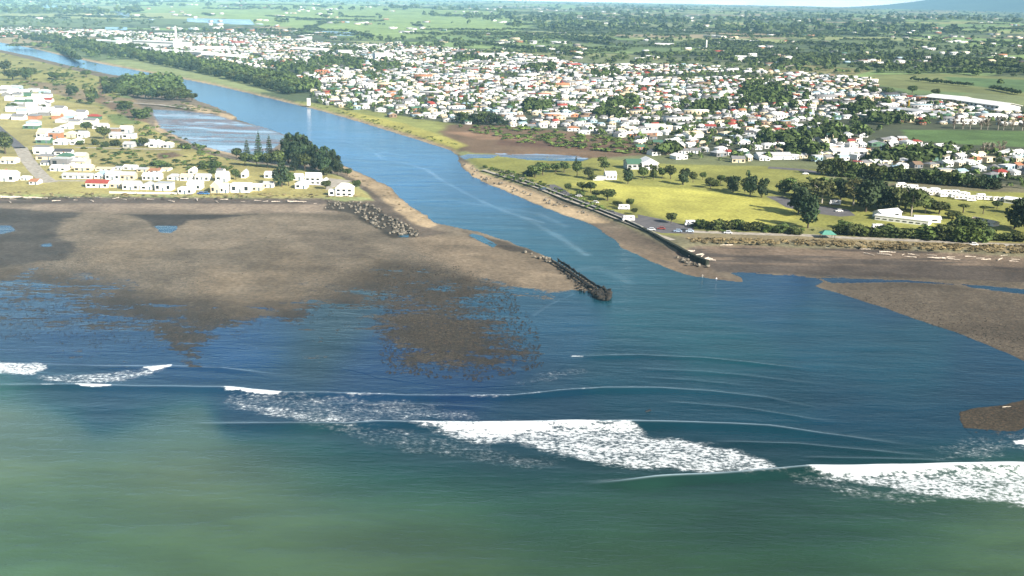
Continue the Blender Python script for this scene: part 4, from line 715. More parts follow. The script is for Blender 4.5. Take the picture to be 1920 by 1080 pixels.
# ------------------------------------------------------------------ houses
def wall_m(kind):
    m = MB()
    if kind == 'gx':     # ridge along x, gable ends at the sides
        m.add([(-.5, -.5, 0), (.5, -.5, 0), (.5, .5, 0), (-.5, .5, 0), (-.5, -.5, .62), (.5, -.5, .62), (.5, .5, .62), (-.5, .5, .62), (-.5, 0, .97), (.5, 0, .97)], [(0, 1, 5, 4), (2, 3, 7, 6), (1, 2, 6, 9, 5), (3, 0, 4, 8, 7)])
    elif kind == 'gy':
        m.add([(-.5, -.5, 0), (.5, -.5, 0), (.5, .5, 0), (-.5, .5, 0), (-.5, -.5, .62), (.5, -.5, .62), (.5, .5, .62), (-.5, .5, .62), (0, -.5, .97), (0, .5, .97)], [(0, 1, 5, 8, 4), (2, 3, 7, 9, 6), (1, 2, 6, 5), (3, 0, 4, 7)])
    elif kind == 'hip': m.box(-.5, .5, -.5, .5, 0, .62)
    elif kind == 'L': m.box(-.5, .5, -.1, .5, 0, .62); m.box(-.5, -.05, -.5, -.101, 0, .62)
    else: m.box(-.5, .5, -.5, .5, 0, .9)
    return m.mesh('wall', M_WALL)
def roof_m(kind):
    m = MB(); e = .05
    if kind in ('gx', 'gy'):
        pr = [(-.5 - e, .6), (0, .985), (.5 + e, .6), (.5 + e, .64), (0, 1.03), (-.5 - e, .64)]
        P = lambda t, a, z: (t, a, z) if kind == 'gx' else (a, t, z)
        v = [P(-.53, a, z_) for a, z_ in pr] + [P(.53, a, z_) for a, z_ in pr]; n = 6
        m.add(v, [(i, (i + 1) % n, n + (i + 1) % n, n + i) for i in range(n)] + [(5, 4, 1, 0), (4, 3, 2, 1), (6, 7, 10, 11), (7, 8, 9, 10)])
    elif kind == 'hip':
        m.add([(-.54, -.55, .621), (.54, -.55, .621), (.54, .55, .621), (-.54, .55, .621), (-.22, 0, 1), (.22, 0, 1)], [(0, 1, 5, 4), (1, 2, 5), (2, 3, 4, 5), (3, 0, 4), (3, 2, 1, 0)])
    elif kind == 'L':
        m.add([(-.54, -.15, .621), (.54, -.15, .621), (.54, .55, .621), (-.54, .55, .621), (-.3, .2, 1), (.34, .2, 1)], [(0, 1, 5, 4), (1, 2, 5), (2, 3, 4, 5), (3, 0, 4), (3, 2, 1, 0)])
        m.add([(-.54, -.55, .623), (-.01, -.55, .623), (-.01, .15, .623), (-.54, .15, .623), (-.275, -.3, .93), (-.275, .15, .93)], [(0, 1, 4), (1, 2, 5, 4), (3, 0, 4, 5)])
    else: m.add([(-.52, -.53, .93), (.52, -.53, .93), (.52, .53, .901), (-.52, .53, .901), (-.52, -.53, 1), (.52, -.53, 1), (.52, .53, .94), (-.52, .53, .94)], [(3, 2, 1, 0), (4, 5, 6, 7), (0, 1, 5, 4), (1, 2, 6, 5), (2, 3, 7, 6), (3, 0, 4, 7)])
    return m.mesh('roof', M_ROOF)
KINDS = ['gx', 'gy', 'hip', 'L', 'flat']
HW = {k: wall_m(k) for k in KINDS}; HR = {k: roof_m(k) for k in KINDS}
WIN = MB().box(-.5, .5, -.5, .5, -.5, .5).mesh('window', M_GLASS); CH = MB().box(-.5, .5, -.5, .5, 0, 1).box(-.6, .6, -.6, .6, 1, 1.12).mesh('chimney', simple('brick_chimney', (.3, .14, .1)))
DOOR = MB().box(-.5, .5, -.5, .5, 0, 1).mesh('door', simple('door_paint', (.12, .16, .2)))
WHITE = (.8, .8, .78); COLS = {'white': WHITE, 'pale grey': (.42, .43, .44), 'grey': (.2, .2, .205), 'cream': (.62, .53, .37), 'red': (.3, .06, .045), 'orange': (.36, .17, .09), 'green': (.07, .15, .10), 'dark grey': (.07, .07, .075), 'pale blue': (.33, .46, .54), 'brown': (.22, .15, .1)}
RP = ['white'] * 11 + ['pale grey'] * 7 + ['grey'] * 5 + ['cream'] * 3 + ['red', 'red', 'orange', 'green', 'dark grey', 'dark grey', 'pale blue', 'brown']
WP = ['white'] * 9 + ['cream'] * 4 + ['grey'] + ['pale grey'] * 2 + ['pale blue', 'orange', 'brown', 'green']
HOUSES = []
KNm = dict(gx='gabled', gy='front-gabled', hip='hip-roofed', L='L-shaped', flat='flat-roofed')
def house(x, y, rz, w, d, h, kind, roof, wall, zone, name='house', win=0, storeys=1, detail=True, z=ZL):
    r = empty(name, (x, y, z), rz); a = ob('wall', HW[kind], r, color=COLS[wall]); a.scale = (w, d, h); b = ob('roof', HR[kind], r, color=COLS[roof]); b.scale = (w, d, h)
    top = .62 * h if kind != 'flat' else .9 * h; yf = -d / 2 - .04
    for s_ in range(storeys):
        for i in range(win):
            fx = (i + .5) / win - .5
            if storeys == 1 and win > 1 and i == win // 2:
                o_ = ob('door', DOOR, r, (fx * w, yf, 0)); o_.scale = (1.0, .12, min(2.05, top * .85)); continue
            if kind == 'L' and fx > -.02:
                o_ = ob('window', WIN, r, (fx * w, -.1 * d - .04, (s_ + .52) * top / storeys))
            else: o_ = ob('window', WIN, r, (fx * w, yf, (s_ + .52) * top / storeys))
            o_.scale = (min(w / win * .55, 2.8), .1, top / storeys * .5)
    if kind in ('gx', 'hip') and detail and R_.random() < .3:
        o_ = ob('chimney', CH, r, (w * R_.uniform(-.25, .25), d * .12, h * .8)); o_.scale = (.7, .7, .3 * h)
    px, py = PX(np.array([x]), np.array([y]), np.array([z])); HOUSES.append([r, zone, float(px[0]), float(py[0]), kind, roof, wall, w]); return r
def house_px(xl, xr, yb, hpx, kind='gx', roof='white', wall='white', zone='front', win=3, storeys=1, dep=None, name='house', rz=0.0):
    if roof == 'white' and zone not in ('point', 'beneath the conifers') and R_.random() < .45: roof = R_.choice(['pale grey', 'pale grey', 'grey'])
    s = ppm((xl + xr) / 2, yb); a = w1(xl, yb, ZL); b = w1(xr, yb, ZL); w = b[0] - a[0]; d = dep or R_.uniform(6.5, 9); h = hpx / s / (1 + .0) * .86
    x = (a[0] + b[0]) / 2; y = (a[1] + b[1]) / 2 + d / 2
    return house(x, y, rz, w, d, h, kind, roof, wall, zone, name, win, storeys)
# first row, along the sea front
FR = [(160, 203, 352, 16, 'gx', 'red', 'white', 4), (205, 226, 352, 13, 'gx', 'white', 'cream', 2), (229, 260, 356, 18, 'gx', 'white', 'white', 3), (263, 287, 356, 15, 'gy', 'white', 'white', 2), (290, 321, 358, 17, 'flat', 'pale grey', 'white', 3),
      (333, 360, 364, 13, 'flat', 'white', 'white', 3), (350, 376, 356, 19, 'gx', 'white', 'white', 3), (395, 411, 362, 25, 'gy', 'white', 'cream', 2), (412, 427, 362, 20, 'gx', 'white', 'white', 2), (432, 468, 361, 19, 'flat', 'white', 'white', 3), (472, 490, 358, 14, 'gx', 'white', 'cream', 2), (492, 512, 352, 12, 'gx', 'pale grey', 'white', 2)]
for a in FR: house_px(*a[:7], 'sea front', a[7])
R2 = [(115, 172, 335, 11, 'gx', 'white', 'white', 5), (176, 194, 335, 14, 'gy', 'pale blue', 'white', 2), (197, 224, 337, 18, 'gx', 'white', 'white', 3), (225, 252, 337, 16, 'gx', 'white', 'cream', 3), (266, 300, 338, 15, 'gx', 'white', 'white', 4), (313, 336, 338, 13, 'hip', 'white', 'white', 2), (337, 358, 339, 14, 'gx', 'cream', 'white', 2), (365, 392, 339, 14, 'gx', 'pale grey', 'white', 3), (404, 426, 341, 21, 'gx', 'white', 'white', 2), (405, 418, 325, 9, 'gx', 'white', 'white', 1), (353, 364, 326, 12, 'gy', 'white', 'white', 1), (452, 461, 334, 16, 'gy', 'white', 'white', 1), (300, 316, 321, 6, 'gx', 'cream', 'white', 2), (256, 276, 322, 8, 'gx', 'white', 'cream', 2), (278, 300, 324, 8, 'gx', 'orange', 'white', 2)]
for a in R2: house_px(*a[:7], 'second beach row', a[7])
R3 = [(93, 123, 321, 12, 'gx', 'white', 'white', 3), (138, 171, 321, 13, 'gx', 'white', 'cream', 3), (178, 210, 320, 6, 'gx', 'cream', 'white', 3), (214, 228, 318, 6, 'gx', 'white', 'white', 2), (230, 254, 318, 9, 'gx', 'white', 'white', 2), (75, 92, 310, 10, 'gx', 'white', 'white', 2), (124, 137, 316, 10, 'gy', 'white', 'cream', 1), (0, 28, 307, 13, 'gx', 'cream', 'white', 3), (-12, 28, 340, 22, 'gx', 'white', 'white', 3), (38, 52, 338, 8, 'gx', 'white', 'white', 2), (54, 71, 346, 11, 'gx', 'orange', 'white', 2), (-45, -16, 341, 18, 'gx', 'white', 'cream', 3)]
for a in R3: house_px(*a[:7], 'third beach row', a[7])
RTR = [(495, 516, 334, 13, 'gx', 'white', 'white', 2, 1), (547, 566, 338, 13, 'gx', 'white', 'white', 2, 1), (572, 601, 346, 24, 'gx', 'white', 'white', 3, 2), (553, 575, 354, 17, 'gy', 'white', 'white', 2, 1), (604, 611, 344, 9, 'gy', 'white', 'white', 1, 1)]
for a in RTR: house_px(*a[:7], 'beneath the conifers', a[7], a[8])
r_ = house_px(629, 661, 368, 27, 'hip', 'white', 'white', 'point', 3, 2, 8, 'two_storey_house'); house_px(616, 628, 367, 13, 'flat', 'white', 'white', 'point', 1, 1, 5, 'garage')
# cluster behind, in rows
CR = [(167, 0, 48), (174, 0, 92), (182, 2, 95), (190, 8, 60), (192, 62, 98), (200, 18, 96), (209, 10, 120), (216, 30, 160), (224, 0, 70), (225, 96, 192), (233, 48, 80), (232, 102, 190), (241, 42, 86), (243, 112, 144), (242, 172, 200), (250, 70, 112), (250, 200, 256), (259, 68, 160), (259, 204, 258), (270, 66, 158), (276, 230, 248), (277, 278, 320), (274, 262, 300), (286, 60, 92), (290, 62, 132), (301, 66, 158), (311, 94, 160)]
for ri, (yb, xa, xb) in enumerate(CR):
    s = ppm((xa + xb) / 2, yb); x_ = xa
    while x_ < xb - 5 * s:
        w = R_.uniform(8, 13) * s; house_px(x_, min(x_ + w, xb + 2), yb + R_.uniform(-1.5, 1.5), R_.uniform(4.6, 6.0) * s, R_.choice(['gx', 'gx', 'gx', 'hip', 'gy', 'flat']), R_.choice(RP + ['white'] * 14), R_.choice(WP + ['white'] * 8), 'cluster %d' % ri, 2 if yb > 240 else 0, rz=R_.uniform(-.12, .12)); x_ += w + R_.uniform(.3, 2.2) * s
# town : street grid
ang = math.atan2(.483, .875); ca, sa = math.cos(ang), math.sin(ang)
SITES = []
row = 0; b_ = -3600
for j in range(185):
    b_ = j * 22 + (j // 2) * 7
    for i in range(-75, 325):
        a_ = i * 12.5 + (j % 2) * 5 + R_.uniform(-2, 2); yb_ = 500 + b_ + R_.uniform(-3, 3)
        x_ = a_ * ca - (yb_) * sa; y_ = a_ * sa + (yb_) * ca
        SITES.append((x_, y_, j, i))
SA = np.array(SITES); m_ = inside(SA[:, 0], SA[:, 1], TW); SA = SA[m_]
dens = fbm(SA[:, 0] / 120, SA[:, 1] / 120, 3, 44); pxs, pys = PX(SA[:, 0], SA[:, 1], ZL)
m_ = (dens > .27) & (r2.random(len(SA)) < .92) & (pxs > -60) & (pxs < 1980)
for cx_, cy_, sx_, sy_ in [(560, 130, 40, 9), (640, 118, 45, 7), (1440, 180, 45, 16), (1420, 170, 30, 8), (880, 110, 35, 7), (1330, 205, 26, 6), (690, 140, 20, 5)]:
    m_ &= ((pxs - cx_) / sx_) ** 2 + ((pys - cy_) / sy_) ** 2 > 1
SA = SA[m_]; pxs = pxs[m_]; pys = pys[m_]
order = np.argsort(-pys + 0 * pxs); inf = [k for k in order if -5 < pxs[k] < 1925]
n_ind = 300 - len(HOUSES); ind = set(inf[:max(n_ind, 0)])
hv, hq, ht, hc = [], [], [], []; nv = 0
def town_params():
    big = R_.random() < .045
    w = R_.uniform(6, 11) if not big else R_.uniform(15, 28); d = R_.uniform(6, 9) if not big else R_.uniform(10, 15); h = R_.uniform(3.2, 4.6) if not big else R_.uniform(4.4, 6)
    return w, d, h, R_.choice(['gx', 'gx', 'gy', 'hip', 'hip', 'L', 'flat'] if not big else ['gx', 'flat', 'gx']), R_.choice(RP), R_.choice(WP)
def add_stuff(x, y, rz, w, d, h, kind, roof, wall, z=ZL):
    global nv
    for me_, c_ in ((HW[kind], COLS[wall]), (HR[kind], COLS[roof])):
        v = np.empty(len(me_.vertices) * 3, np.float32); me_.vertices.foreach_get('co', v); v = v.reshape(-1, 3) * (w, d, h)
        c, s = math.cos(rz), math.sin(rz); hv.append(np.stack([v[:, 0] * c - v[:, 1] * s + x, v[:, 0] * s + v[:, 1] * c + y, v[:, 2] + z], 1))
        for p in me_.polygons:
            i_ = [k + nv for k in p.vertices]
            for t in range(1, len(i_) - 1): ht.append((i_[0], i_[t], i_[t + 1]))
        hc.append(np.tile(np.array(c_) * R_.uniform(.85, 1.05), (len(v), 1))); nv += len(v)
    # dark windows, proud of the front wall
    nw = max(2, int(w / 4)); top = (.62 if kind != 'flat' else .9) * h; c, s = math.cos(rz), math.sin(rz)
    for i in range(nw):
        fx = ((i + .5) / nw - .5) * w; yy = -d / 2 - .06 if not (kind == 'L' and fx > -.02 * w) else -.1 * d - .06
        q4 = [(fx - .8, yy, top * .35), (fx + .8, yy, top * .35), (fx + .8, yy, top * .8), (fx - .8, yy, top * .8)]
        hv.append(np.array([(a * c - b * s + x, a * s + b * c + y, e + z) for a, b, e in q4])); hc.append(np.tile((.02, .02, .025), (4, 1))); ht.append((nv, nv + 1, nv + 2)); ht.append((nv, nv + 2, nv + 3)); nv += 4
for k in range(len(SA)):
    w, d, h, kind, roof, wall = town_params(); rz = ang + R_.choice([0, 0, 0, math.pi / 2 * .0, -.5, -.35]) + R_.uniform(-.06, .06)
    if rz > 1.3: rz -= math.pi
    if w > 18 and R_.random() < .5: rz = R_.uniform(-.1, .1)
    if k in ind: house(SA[k, 0], SA[k, 1], rz, w, d, h, kind, roof, wall, 'town %d' % SA[k, 2], win=R_.choice([2, 3, 3]))
    else: add_stuff(SA[k, 0], SA[k, 1], rz, w, d, h, kind, roof, wall)
# farmsteads on the plain : part of the same mass
for k in range(330):
    px = R_.uniform(-50, 1970); yh = -5 + .0205 * (px - 960); v = math.exp(R_.uniform(math.log(20), math.log(120))); x_, y_ = w1(px, yh + v, ZL)
    P_ = np.array([x_]), np.array([y_])
    if inside(*P_, TW)[0] or not inside(*P_, UP_R)[0] or y_ < 1500: continue
    zf_ = ZL + float(sm(np.hypot(x_, y_), 2600, 9000)) * float(fbm(P_[0] / 1400, P_[1] / 1400, 4, 11)[0]) * 46 if y_ > 1 else ZL
    for q_ in range(R_.randrange(1, 4)):
        fx_, fy_ = x_ + R_.uniform(-40, 40), y_ + R_.uniform(-60, 60)
        if sdist(np.array([fx_]), np.array([fy_]), FARB, 1e5)[0] > 1e9 or not inside(np.array([fx_]), np.array([fy_]), UP_R)[0] or px < 260 and y_ < 3600: continue
        add_stuff(fx_, fy_, R_.uniform(-.4, .4), R_.uniform(12, 26), R_.uniform(9, 14), R_.uniform(5, 7), R_.choice(['gx', 'hip', 'flat']), R_.choice(RP), R_.choice(WP), zf_)
o = ob('distant_houses', mesh_np('distant_houses', np.concatenate(hv), tris=np.array(ht), mat=attr_material('distant_paint'), attrs=dict(Col=np.concatenate(hc)))); tag(o, 'mass of pale roofed houses filling the streets of the town and the plain', 'houses', kind='stuff')
# labels of houses
rows = {}
for hh_ in HOUSES: rows.setdefault(hh_[1], []).append(hh_)
townrows = sorted([k for k in rows if k.startswith('town')], key=lambda k: int(k.split()[1])); clrows = sorted([k for k in rows if k.startswith('cluster')], key=lambda k: -int(k.split()[1]))
for zn, L_ in rows.items():
    L_.sort(key=lambda a: a[2])
    for i, (r, _, px, py, kind, roof, wall, w) in enumerate(L_):
        look = f'{"long " if w > 18 else ""}{KNm[kind]} {wall} house'
        if zn.startswith('town'): lab = f'{look}, {ordn(i + 1)} in {ordn(townrows.index(zn) + 1)} town street from the marsh'; g = 'town houses across the river'
        elif zn.startswith('cluster'): lab = f'{look}, {ordn(i + 1)} in {ordn(clrows.index(zn) + 1)} row behind the seaside rows'; g = 'houses of the left bank settlement'
        elif zn == 'point': lab = 'white two-storey hip-roofed house on the point above the rock mound' if w > 6 else 'small white garage against the two-storey house on the point'; g = None
        elif zn == 'beneath the conifers': lab = f'{look} beneath the dark conifers, {ordn(i + 1)} from the left'; g = 'houses beneath the conifers'
        else: lab = f'{look} with {roof} roof, {ordn(i + 1)} from left in the {zn}'; g = 'houses in the seaside rows'
        if zn == 'sea front': lab = f'{look} with {roof} roof on the sea front, {ordn(i + 1)} from left'
        tag(r, lab, 'garage' if 'garage' in lab else 'house', g)
# ------------------------------------------------------------------ bigger buildings, by the near base line seen in the photograph
def building(name, p0, p1, dep, h, roof, wall, kind, label, cat='building', win=0, extra=None):
    a = np.array(w1(*p0, ZL)); b = np.array(w1(*p1, ZL)); w = float(np.hypot(*(b - a))); rz = math.atan2(b[1] - a[1], b[0] - a[0]); n_ = np.array([-math.sin(rz), math.cos(rz)]) * dep / 2; c = (a + b) / 2 + n_
    r = empty(name, (c[0], c[1], ZL), rz); o_ = ob('wall', HW[kind], r, color=COLS[wall]); o_.scale = (w, dep, h); o_ = ob('roof', HR[kind], r, color=COLS[roof]); o_.scale = (w, dep, h)
    for i in range(win):
        o_ = ob('window', WIN, r, (((i + .5) / win - .5) * w, -dep / 2 - .05, h * .36)); o_.scale = (min(3, w / win * .6), .1, h * .2)
    return tag(r, label, cat)
building('factory', (1795, 196), (1872, 207), 30, 8, 'white', 'white', 'gx', 'longest white factory shed at the right edge of the town', 'factory', 10)
building('factory', (1733, 189), (1794, 195), 34, 8, 'white', 'cream', 'gx', 'cream-fronted factory shed left of the longest white shed', 'factory', 8)
building('warehouse', (1650, 207), (1765, 219), 14, 5, 'pale grey', 'white', 'gx', 'low long grey-roofed shed in front of the white factory', 'warehouse', 8)
building('green_hall', (1176, 318), (1204, 318), 12, 6.5, 'green', 'pale grey', 'gx', 'hall with dark green roof behind the park trees', 'hall', 3)
building('white_hall', (1204, 319), (1234, 319), 14, 7.6, 'white', 'white', 'gy', 'white gable-fronted hall joined to the green-roofed hall', 'hall', 2)
building('clubhouse', (1136, 337), (1156, 337), 7, 5, 'white', 'white', 'gx', 'white clubhouse between the trees at the back of the lawn', 'clubhouse', 3)
building('clubhouse_annexe', (1112, 338), (1135, 338), 5, 2.4, 'pale grey', 'white', 'flat', 'low grey annexe beside the white clubhouse', 'annexe', 2)
building('factory', (900, 108), (955, 108), 26, 8, 'white', 'white', 'gx', 'white hall with broad roof in the middle of the town behind trees', 'factory', 4)
for i, (p0, p1, d, h, k, lab) in enumerate([((150, 82), (218, 86), 50, 9, 'flat', 'broad white meat works shed nearest the left end of the river belt'), ((235, 97), (318, 106), 60, 9, 'gx', 'broad white meat works shed directly behind the river belt'), ((248, 88), (330, 92), 46, 13, 'flat', 'tall white meat works block left of the chimney'), ((358, 96), (425, 97), 40, 9, 'gx', 'long white shed right of the works chimney'), ((345, 104), (378, 107), 34, 8, 'flat', 'small flat white shed below the long shed'), ((378, 108), (440, 112), 30, 8, 'gx', 'white shed at the right end of the meat works'), ((60, 70), (112, 73), 40, 8, 'gx', 'pale shed at the left end of the meat works'), ((545, 96), (608, 99), 26, 8, 'gx', 'long white shed in the upper town right of the works'), ((635, 103), (660, 103), 20, 9, 'flat', 'square white block in the upper town'), ((704, 112), (736, 112), 24, 12, 'flat', 'tall white block with dark trees to its left'), ((1228, 86), (1262, 87), 20, 7, 'gx', 'white shed on the plain left of the mast'), ((1318, 70), (1352, 72), 22, 8, 'flat', 'flat white shed on the plain behind the mast'), ((1363, 77), (1420, 80), 18, 6, 'gx', 'long white shed on the plain right of the mast'), ((1380, 110), (1420, 111), 18, 6, 'gx', 'white glasshouse-like shed beyond the town')]):
    building('shed', p0, p1, d, h, 'white', 'white', k, lab, 'shed', 4)
# slender things
def tower(name, px, py, wm, hm, label, cat, round_=False, cap=True, col=WHITE):
    x, y = w1(px, py, ZL); r = empty(name, (x, y, ZL)); m = MB()
    if round_: m.tube((0, 0, 0), (0, 0, hm), wm / 2, wm * .36, 14)
    else: m.box(-wm / 2, wm / 2, -wm / 2, wm / 2, 0, hm, .92, .92)
    ob('shaft', m.mesh('shaft', M_WALL), r, color=col)
    if cap: ob('cap', MB().tube((0, 0, hm), (0, 0, hm + wm * .25), wm * .42, wm * .42, 14).mesh('cap', M_ROOF), r, color=col) if round_ else ob('cap', MB().box(-wm * .56, wm * .56, -wm * .56, wm * .56, hm, hm + .5).mesh('cap', M_ROOF), r, color=col)
    return tag(r, label, cat)
tower('beacon_tower', 579, 197.5, 3.2, 6.8, 'square white leading beacon on the grassy river bank', 'beacon'); tower('chimney_stack', 330, 74, 5, 30, 'tall white chimney stack of the meat works', 'chimney', True); tower('works_tower', 333, 93, 13, 20, 'white block tower below the works chimney', 'tower'); tower('mast_tower', 1324, 93, 4, 22, 'slim white tower on the plain beyond the town', 'tower', True)
# ------------------------------------------------------------------ vehicles
def car_meshes():
    b = MB(); b.box(-2.1, 2.1, -.85, .85, .3, .78, .98, .96); b.box(-1.15, 1.35, -.78, .78, .781, .84, 1, 1); b.box(-.95, 1.2, -.66, .66, 1.38, 1.44, .98, .96)
    for sx in (-.93, 1.15):
        for sy in (-.68, .68): b.tube((sx * 1.05, sy, .8), (sx * .95, sy * .95, 1.42), .06, .06, 4)
    g = MB().box(-1.12, 1.32, -.72, .72, .79, 1.379, .84, .88); w = MB().tube((0, -.1, 0), (0, .1, 0), .32, .32, 12)
    return b.mesh('body', M_PAINT), g.mesh('window', M_GLASS), w.mesh('wheel', M_TYRE)
CB, CG, CW = car_meshes()
VB = MB().box(-3.1, 3.1, -1.05, 1.05, .4, 2.7, .97, .94).box(-3.4, -2.0, -1.0, 1.0, .42, 1.5, .96, .96).box(-1.6, 2.2, -.6, .6, 2.701, 2.86, .9, .9).mesh('body', M_PAINT); VG = MB().box(-3.16, -2.9, -.85, .85, 1.55, 2.25).box(-2.2, -1.4, -1.075, 1.075, 1.5, 2.15).box(.2, 1.6, -1.075, 1.075, 1.5, 2.1).mesh('window', M_GLASS)
KB = MB().box(-2.6, 2.6, -1.1, 1.1, .5, 2.5, .93, .94).box(2.5, 3.5, -.06, .06, .5, .62).mesh('body', M_PAINT); KG = MB().box(-1.8, -.6, -1.12, 1.12, 1.3, 2.0).box(.4, 1.6, -1.12, 1.12, 1.3, 2.0).mesh('window', M_GLASS); KD = MB().box(-.35, .25, -1.13, -1.09, .6, 2.2).mesh('door', M_WALL)
def vehicle(kind, px, py, col, label, group=None, rz=0.0, name=None):
    x, y = w1(px, py, ZL); r = empty(name or {'car': 'parked_car', 'van': 'campervan', 'caravan': 'caravan'}[kind], (x, y, ZL + .05), rz)
    b, g, wh = {'car': (CB, CG, [-1.3, 1.3]), 'van': (VB, VG, [-2.2, 2.0]), 'caravan': (KB, KG, [0])}[kind]
    ob('body', b, r, color=col); ob('window', g, r)
    for wx in wh:
        for sy in (-.86, .86):
            o_ = ob('wheel', CW, r, (wx, sy * (1.1 if kind != 'car' else 1), .32 if kind == 'car' else .36)); 
            if kind != 'car': o_.scale = (1.15, 1, 1.15)
    if kind == 'caravan': ob('door', KD, r, color=(.7, .7, .72))
    return tag(r, label, {'car': 'car', 'van': 'campervan', 'caravan': 'caravan'}[kind], group)
W_ = (.85, .85, .85)
for a in [('van', 1170, 393, W_, 'white campervan parked beneath the round park trees'), ('van', 1178.5, 414, W_, 'white campervan parked nearest the river wall'), ('van', 1296, 423, W_, 'white campervan at the left end of the bush row'), ('van', 1566, 384, W_, 'white van on the tarmac under the dark grove'), ('car', 1573, 397, W_, 'white car on the tarmac in front of the grove'), ('van', 1646, 430, W_, 'white van half hidden in the bushes behind the beach'), ('car', 1825, 460, W_, 'white car on the beach road below the thicket'),
          ('car', 1221, 432, (.6, .62, .66), 'silver car parked at the end of the river road'), ('car', 1271, 435, (.35, .45, .6), 'blue-grey car, leftmost of the three at the beach fence'), ('car', 1281, 434, (.05, .05, .06), 'black car, middle of the three at the beach fence'), ('car', 1293, 435, (.5, .6, .72), 'pale blue car, rightmost of the three at the beach fence'), ('car', 1365, 438, (.75, .78, .82), 'pale car with dark windows on the gravel beach road'),
          ('car', 1020, 356, (.1, .14, .2), 'dark car parked by the upper river path'), ('car', 1058, 362, (.12, .12, .13), 'dark car beside the curve of the park road'), ('car', 1510, 327, W_, 'white car on the road behind the grove'), ('car', 1487, 381, (.2, .42, .42), 'teal car in shade at the grove edge'), ('car', 1116, 381, (.7, .7, .7), 'silver car half under the park trees'), ('car', 1085, 369, (.6, .6, .62), 'silver car beside the low park bushes'), ('car', 377, 364, (.05, .12, .35), 'blue car in front of the sea front houses'), ('car', 386, 364.5, (.06, .2, .45), 'brighter blue car beside the first blue car'), ('car', 1147, 400, (.1, .1, .12), 'dark car on the grass strip by the river path'), ('car', 1240, 430, (.25, .05, .04), 'dark red car in the car park')]:
    vehicle(*a[:5], group='parked vehicles', rz=R_.uniform(-.2, .2))
# caravans of the holiday park
cv = []
for i in range(34):
    t = i / 33; px = 1684 + t * 152 + R_.uniform(-3, 3); py = 353 + t * 22 + R_.uniform(-5, 6); cv.append((px, py))
for i in range(6): cv.append((1838 + i * 14, 375 + i * .8))
cv.sort()
for i, (px, py) in enumerate(cv): vehicle('caravan', px, py, W_ if i % 4 else (.8, .76, .66), f'{"white" if i % 4 else "cream"} caravan in the holiday park, {ordn(i + 1)} from left', 'caravans in the holiday park', rz=R_.choice([0, .1, -.15, .4]))
building('ablution_block', (1640, 412), (1740, 424), 8, 2.6, 'white', 'white', 'flat', 'long low white building in front of the grove', 'building', 8)
building('cabin', (1654, 410), (1690, 406), 7, 4.2, 'white', 'white', 'gx', 'white cabin behind the left half of the long low building', 'cabin', 2); building('cabin', (1716, 416), (1764, 418), 6, 3.2, 'white', 'white', 'gx', 'white cabin at the right end of the long low building', 'cabin', 2)
building('cabin', (1820, 416), (1862, 425), 5, 2.8, 'cream', 'white', 'gx', 'cream-roofed cabin under the dark trees at far right', 'cabin', 2); building('cabin', (1882, 380), (1915, 384), 6, 3.6, 'white', 'white', 'gx', 'white cabin at the right end of the caravans', 'cabin', 2)
# green shelter at the beach road
s_ = empty('picnic_shelter', (*w1(1551, 446, ZL), ZL)); tag(s_, 'open shelter with green hipped roof beside the beach road', 'shelter'); o_ = ob('roof', HR['hip'], s_, (0, 0, -.4), (.10, .28, .22)); o_.scale = (7, 6, 4.2)
for sx in (-3, 3):
    for sy in (-2.4, 2.4): ob('post', MB().tube((sx, sy, 0), (sx, sy, 2.25), .12, .12, 6).mesh('post', M_TIMBER), s_)
# white beach fence in front of the sea front houses
fa, fb = np.array(w1(205, 362.5, ZL)), np.array(w1(332, 364.5, ZL)); L = float(np.hypot(*(fb - fa))); f_ = empty('white_fence', (*fa, ZL), math.atan2(*(fb - fa)[::-1])); tag(f_, 'low white paling fence in front of the sea front houses', 'fence')
m = MB()
for i in range(int(L / .28)): m.box(i * .28, i * .28 + .24, -.03, .03, .05, 1.05)
ob('palings', m.mesh('palings', M_WALL), f_, color=WHITE)
for i in range(0, int(L) + 1, 3): ob('post', MB().box(i, i + .14, .04, .18, 0, 1.15).mesh('post', M_WALL), f_, color=WHITE)
# ------------------------------------------------------------------ river wall, timber groyne
def polyprism(P, wid, z0, z1, wob=0.0):
    n = len(P); T = np.gradient(P, axis=0); T /= np.linalg.norm(T, axis=1)[:, None]; N_ = np.stack([-T[:, 1], T[:, 0]], 1) * wid / 2; v = []
    for i in range(n):
        a = P[i] + N_[i]; b = P[i] - N_[i]; dz = R_.uniform(-wob, wob); v += [(*a, z0), (*b, z0), (*b, z1 + dz), (*a, z1 + dz)]
    f = [(0, 1, 2, 3), (4 * n - 1, 4 * n - 2, 4 * n - 3, 4 * n - 4)]
    for i in range(n - 1):
        o4 = 4 * i
        for k in range(4): f.append((o4 + k, o4 + 4 + k, o4 + 4 + (k + 1) % 4, o4 + (k + 1) % 4))
    return v, f
def dens_(pts, z, step=3):
    P = world_poly(pts, z); Q = []
    for i in range(len(P) - 1):
        m = max(1, int(np.hypot(*(P[i + 1] - P[i])) / step))
        for t in range(m): Q.append(P[i] + (P[i + 1] - P[i]) * t / m)
    Q.append(P[-1]); return np.array(Q)
WL = [(955, 335), (1000, 351), (1060, 374), (1110, 394), (1160, 414), (1200, 432), (1232, 449), (1270, 470), (1300, 486), (1326, 497)]
Q = dens_(WL, .5); w_ = empty('river_wall', (0, 0, 0)); tag(w_, 'long weedy training wall with shade-darkened face along the river edge of the park', 'river wall')
v, f = polyprism(Q, 1.6, -.5, 2.75, .1); ob('wall_face', MB().add(v, f).mesh('wall_face', M_WEED_SHADE), w_)
v, f = polyprism(Q[:int(len(Q) * .72)], 1.1, 2.9, 3.1, .02); ob('coping', MB().add(v, f).mesh('coping', M_CONC), w_)
